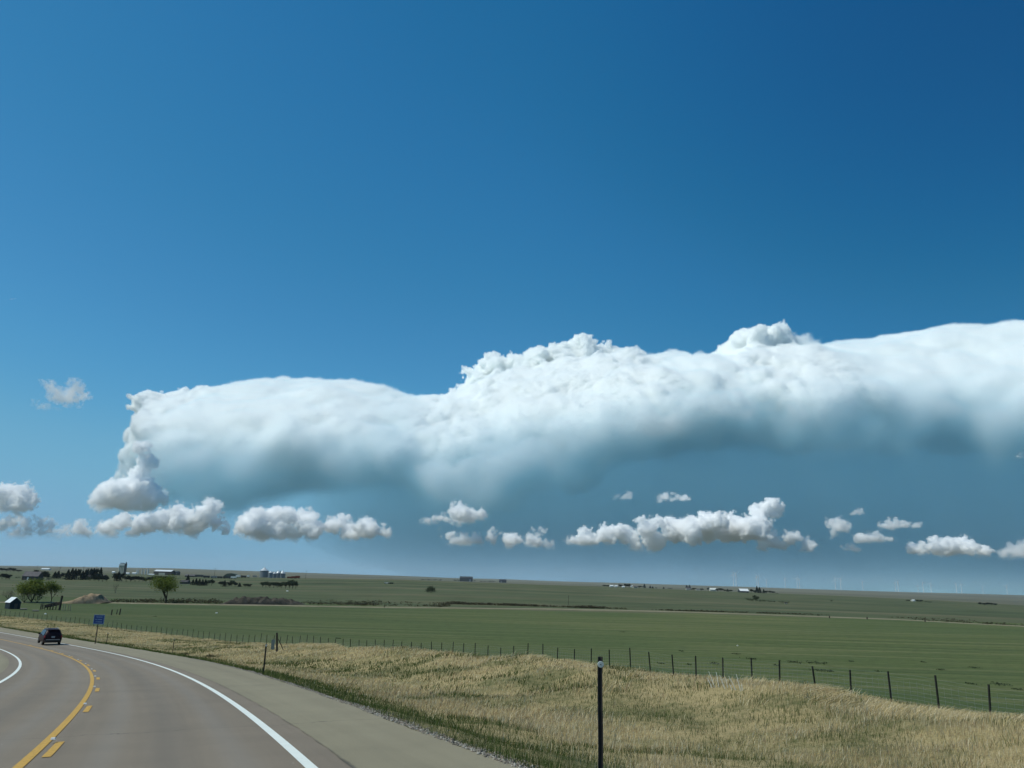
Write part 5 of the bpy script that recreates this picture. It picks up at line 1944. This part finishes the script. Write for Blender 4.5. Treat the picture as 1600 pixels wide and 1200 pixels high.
# ================================================================== grass of the verge, gravel, road studs
def blades(name, n, smin, smax, tmin, tmax, hmin, hmax, width, cols, seed, mask=None, lean=(0.25, -.1), leanv=.35, ypow=1.0, ymin=0, ymax=400, head=False):
    """single bent blades standing on the verge; cols = list of colours picked per blade"""
    rng = np.random.default_rng(seed)
    s = rng.uniform(smin, smax, n * 4)
    t = rng.uniform(tmin, tmax, n * 4)
    x, y = st_to_xy(s, t)
    keep = (y > ymin) & (y < ymax) & (rng.uniform(0, 1, n * 4) < np.clip((max(ymin, 8) / np.maximum(y, 1)) ** ypow, 0, 1))
    te = 6.15 + .85 * sstep(10, 60, s)
    keep &= t > te + .12 + .5 * np.clip(vnoise(s, s * 0, 2.5, 71), 0, 1) * (s < 60) + .12 * rng.uniform(0, 1, n * 4)
    # leave what no camera near this one could see
    keep &= (np.abs(x) < .95 * y + 6)
    cl = vnoise(x, y, .9, seed + 1) * .6 + vnoise(x, y, .35, seed + 2) * .4
    keep &= cl > rng.uniform(-1.1, .35, n * 4)
    if mask is not None: keep &= mask(s, t, x, y) > rng.uniform(0, 1, n * 4)
    idx = np.nonzero(keep)[0][:n]
    s, t, x, y, cl = s[idx], t[idx], x[idx], y[idx], cl[idx]
    m = len(idx)
    z = -D_ground(x, y)
    h = rng.uniform(hmin, hmax, m) * (1 + .35 * cl + .25 * vnoise(x, y, 4, 3))
    w = width * rng.uniform(.7, 1.3, m) * np.clip(y / 16, 1, 5)
    a = rng.uniform(0, 2 * math.pi, m)
    wind = vnoise(x, y, 2.2, 17)
    lx = (lean[0] * (1 + .8 * wind) + rng.normal(size=m) * leanv) * h
    ly = (lean[1] * (1 + .8 * wind) + rng.normal(size=m) * leanv) * h
    dx, dy = np.cos(a) * w / 2, np.sin(a) * w / 2
    b0 = np.stack([x - dx, y - dy, z - .02], 1)
    b1 = np.stack([x + dx, y + dy, z - .02], 1)
    hz = h * np.clip(1 - .25 * (lx ** 2 + ly ** 2) / h ** 2, .35, 1)
    mid = np.stack([x + lx * .35, y + ly * .35, z + hz * .58], 1)
    k = 1.25 if head else .8
    m0 = mid - np.stack([dx, dy, 0 * dx], 1) * k
    m1 = mid + np.stack([dx, dy, 0 * dx], 1) * k
    tip = np.stack([x + lx, y + ly, z + hz], 1)
    V = np.stack([b0, b1, m1, m0, tip], 1).reshape(-1, 3)
    i0 = np.arange(m)[:, None] * 5
    F = np.concatenate([i0 + np.array([[0, 1, 2]]), i0 + np.array([[0, 2, 3]]), i0 + np.array([[3, 2, 4]])])
    o = np_obj(name, V, F, M_GRASS)
    C = np.array(cols, float)
    pick = np.clip(((rng.uniform(0, 1, m) * .7 + .3 * (vnoise(x, y, 3.5, seed + 7) * .5 + .5)) * len(C)).astype(int), 0, len(C) - 1)
    c = C[pick] * rng.uniform(.8, 1.2, (m, 1))
    cattr(o, 'blade', np.repeat(c, 5, 0))
    return tag(o, kind='stuff')


def grass_material():
    b = NT('grass_blades')
    c = b.attr('blade', 'Color')
    d = b.n('ShaderNodeBsdfDiffuse')
    b.l(c, d.inputs[0])
    t = b.n('ShaderNodeBsdfTranslucent')
    b.l(c, t.inputs[0])
    m = b.n('ShaderNodeMixShader')
    m.inputs[0].default_value = .35
    b.l(d.outputs[0], m.inputs[1])
    b.l(t.outputs[0], m.inputs[2])
    b.l(m.outputs[0], b.out.inputs['Surface'])
    return b.m


M_GRASS = grass_material()
DRY = [(.42, .32, .145), (.53, .42, .21), (.62, .52, .30), (.32, .225, .13), (.69, .60, .41), (.46, .365, .175)]
GRN = [(.050, .075, .020), (.072, .105, .030), (.10, .13, .042), (.15, .165, .065)]
MIXG = GRN + DRY[:3]


def green_mask(s, t, x, y):
    g = vnoise(s, t * 2.2, 9.0, 61) * .55 + vnoise(x, y, 2.4, 62) * .45
    hollow = .34 * np.exp(-((t - 22.5) / 3.2) ** 2) * (s < 70)
    return np.clip(1.25 - (t - 9.0) / 3.6, 0, 1) + np.clip((g + .03 + hollow) * 3.2, 0, .97) * (t > 8)


def dry_mask(s, t, x, y):
    return np.clip(1 - 1.0 * green_mask(s, t, x, y), 0.03, 1)


blades('dry_grass', 150000, 3, 42, 7.0, 33.5, .08, .23, .006, DRY, 101, dry_mask, (.22, .06), .30, 1.0, 6, 42)
blades('dry_grass', 110000, 30, 250, 7.4, 33.5, .10, .26, .008, DRY, 102, dry_mask, (.30, .06), .28, .8, 34, 240)
blades('green_grass', 90000, 3, 48, 6.2, 33.0, .08, .24, .007, GRN, 103, lambda s, t, x, y: np.clip(green_mask(s, t, x, y), 0, 1), (.1, 0), .35, 1.0, 6, 46)
blades('green_grass', 45000, 36, 240, 6.9, 33.0, .12, .28, .010, GRN, 104, lambda s, t, x, y: np.clip(green_mask(s, t, x, y), 0, 1), (.1, 0), .3, .8, 38, 240)
BRN = [(.27, .19, .12), (.34, .25, .165), (.40, .31, .21), (.23, .17, .10)]
blades('brown_grass', 50000, 3, 90, 9.0, 26, .06, .18, .006, BRN, 108, lambda s, t, x, y: np.clip((vnoise(s, t * 2, 7.0, 66) + .12) * 2.5, 0, 1) * np.clip(1 - green_mask(s, t, x, y), 0, 1), (.15, .05), .35, 1.0, 6, 80)
# combed tall grass on the crest under the fence
blades('tall_dry_grass', 80000, 6, 215, 26.0, 32.4, .24, .46, .008, [DRY[1], DRY[2], DRY[4], DRY[5], DRY[0]], 105, lambda s, t, x, y: np.clip(.1 + 1.3 * vnoise(x, y, 3.4, 63), 0, 1), (1.5, .35), .22, .7, 20, 230)
blades('seed_heads', 16000, 3, 40, 9.0, 27, .18, .34, .007, [(.50, .44, .29), (.42, .35, .20), (.58, .53, .38)], 106, dry_mask, (.15, .05), .22, 1.0, 6, 40, True)

clumpy = lambda s, t, x, y: np.clip((vnoise(x, y, 1.3, 81) * .6 + vnoise(x, y, 5, 82) * .6 - .42) * 5, 0, 1)
blades('dry_tussocks', 42000, 3, 90, 9.5, 32.5, .26, .55, .008, [DRY[1], DRY[2], DRY[3], DRY[4]], 109, clumpy, (.5, .15), .38, .8, 8, 90)
clumpg = lambda s, t, x, y: np.clip((vnoise(x, y, 1.1, 83) * .6 + vnoise(x, y, 4, 84) * .6 - .40) * 5, 0, 1)
blades('green_tussocks', 26000, 3, 90, 6.8, 30, .16, .34, .010, GRN, 110, clumpg, (.1, .05), .45, .8, 8, 90)


def gravel():
    rng = np.random.default_rng(200)
    n = 15000
    s = 2 + 60 * rng.uniform(0, 1, n) ** 1.5
    te = 6.15 + .85 * sstep(10, 60, s)
    t = te + np.abs(rng.normal(size=n)) * .42 - .05 + .4 * np.clip(vnoise(s, s * 0, 2.5, 71), 0, 1) * rng.uniform(0, 2, n)
    x, y = st_to_xy(s, t)
    z = -D_ground(x, y)
    r = rng.uniform(.007, .024, n) * np.clip(1 + rng.exponential(.25, n), 1, 2.4)
    base = np.array([(1, 0, 0), (-1, 0, 0), (0, 1, 0), (0, -1, 0), (0, 0, 1), (0, 0, -1)], float)
    V = base[None] * r[:, None, None] * rng.uniform(.6, 1.25, (n, 6, 1)) * np.array([1, 1, .7])
    a = rng.uniform(0, 6.28, n)
    c_, s_ = np.cos(a)[:, None], np.sin(a)[:, None]
    X = V[:, :, 0] * c_ - V[:, :, 1] * s_
    Yv = V[:, :, 0] * s_ + V[:, :, 1] * c_
    V = np.stack([X + x[:, None], Yv + y[:, None], V[:, :, 2] + z[:, None] + r[:, None] * .35], -1).reshape(-1, 3)
    f = np.array([(0, 2, 4), (2, 1, 4), (1, 3, 4), (3, 0, 4), (2, 0, 5), (1, 2, 5), (3, 1, 5), (0, 3, 5)])
    F = (np.arange(n)[:, None, None] * 6 + f[None]).reshape(-1, 3)
    b = NT('gravel_stones')
    o = np_obj('gravel', V, F, b.bsdf(b.attr('blade', 'Color'), .9, .2))
    c = np.array([(.20, .185, .15), (.29, .27, .22), (.13, .115, .095), (.36, .34, .29), (.22, .18, .14)])[rng.integers(0, 5, n)]
    cattr(o, 'blade', np.repeat(c, 6, 0))
    tag(o, kind='stuff')


gravel()

# raised pale studs between the centre lines, one beside each dash
M_STUD = simple_mat('stud_white', (.60, .62, .60), .45, .4, 0, .1, 30)
stud0 = None
for i, s in enumerate(DASH_S[:9]):
    x, y = st_to_xy(s + .9, -.05)
    z = -(float(road_D(s)) - BANK * -.05)
    if stud0 is None:
        stud0 = MB().box((0, 0, .010), (.085, .11, .022), 0, .7).build('road_stud', M_STUD)
        o = stud0
    else:
        o = stud0.copy()
        COL.objects.link(o)
    o.location = (float(x), float(y), z + .004)
    o.rotation_euler = (0, 0, TH0 + K * s)
    tag(o, 'small pale raised stud beside the yellow centre line, ' + (_ord[i] if i else 'nearest') + (' from the camera' if i else ' to the camera'), 'road stud', 'road studs along the centre line')
# ================================================================== the air: one even box of thin haze round the whole land
def haze_box():
    b = NT('haze_air')
    q = b.n('ShaderNodeVolumePrincipled')
    q.inputs['Color'].default_value = (.80, .90, 1.0, 1)
    q.inputs['Density'].default_value = 2.4e-5
    q.inputs['Anisotropy'].default_value = 0.0
    b.l(q.outputs[0], b.out.inputs['Volume'])
    x, y0, y1, zb, zt = 12500, -600, 13500, -260, 190
    v = [(i, j, k) for k in (zb, zt) for j in (y0, y1) for i in (-x, x)]
    f = [(0, 2, 3, 1), (4, 5, 7, 6), (0, 1, 5, 4), (2, 6, 7, 3), (0, 4, 6, 2), (1, 3, 7, 5)]
    return tag(mesh_obj('haze', v, f, b.m), kind='stuff')


haze_box()
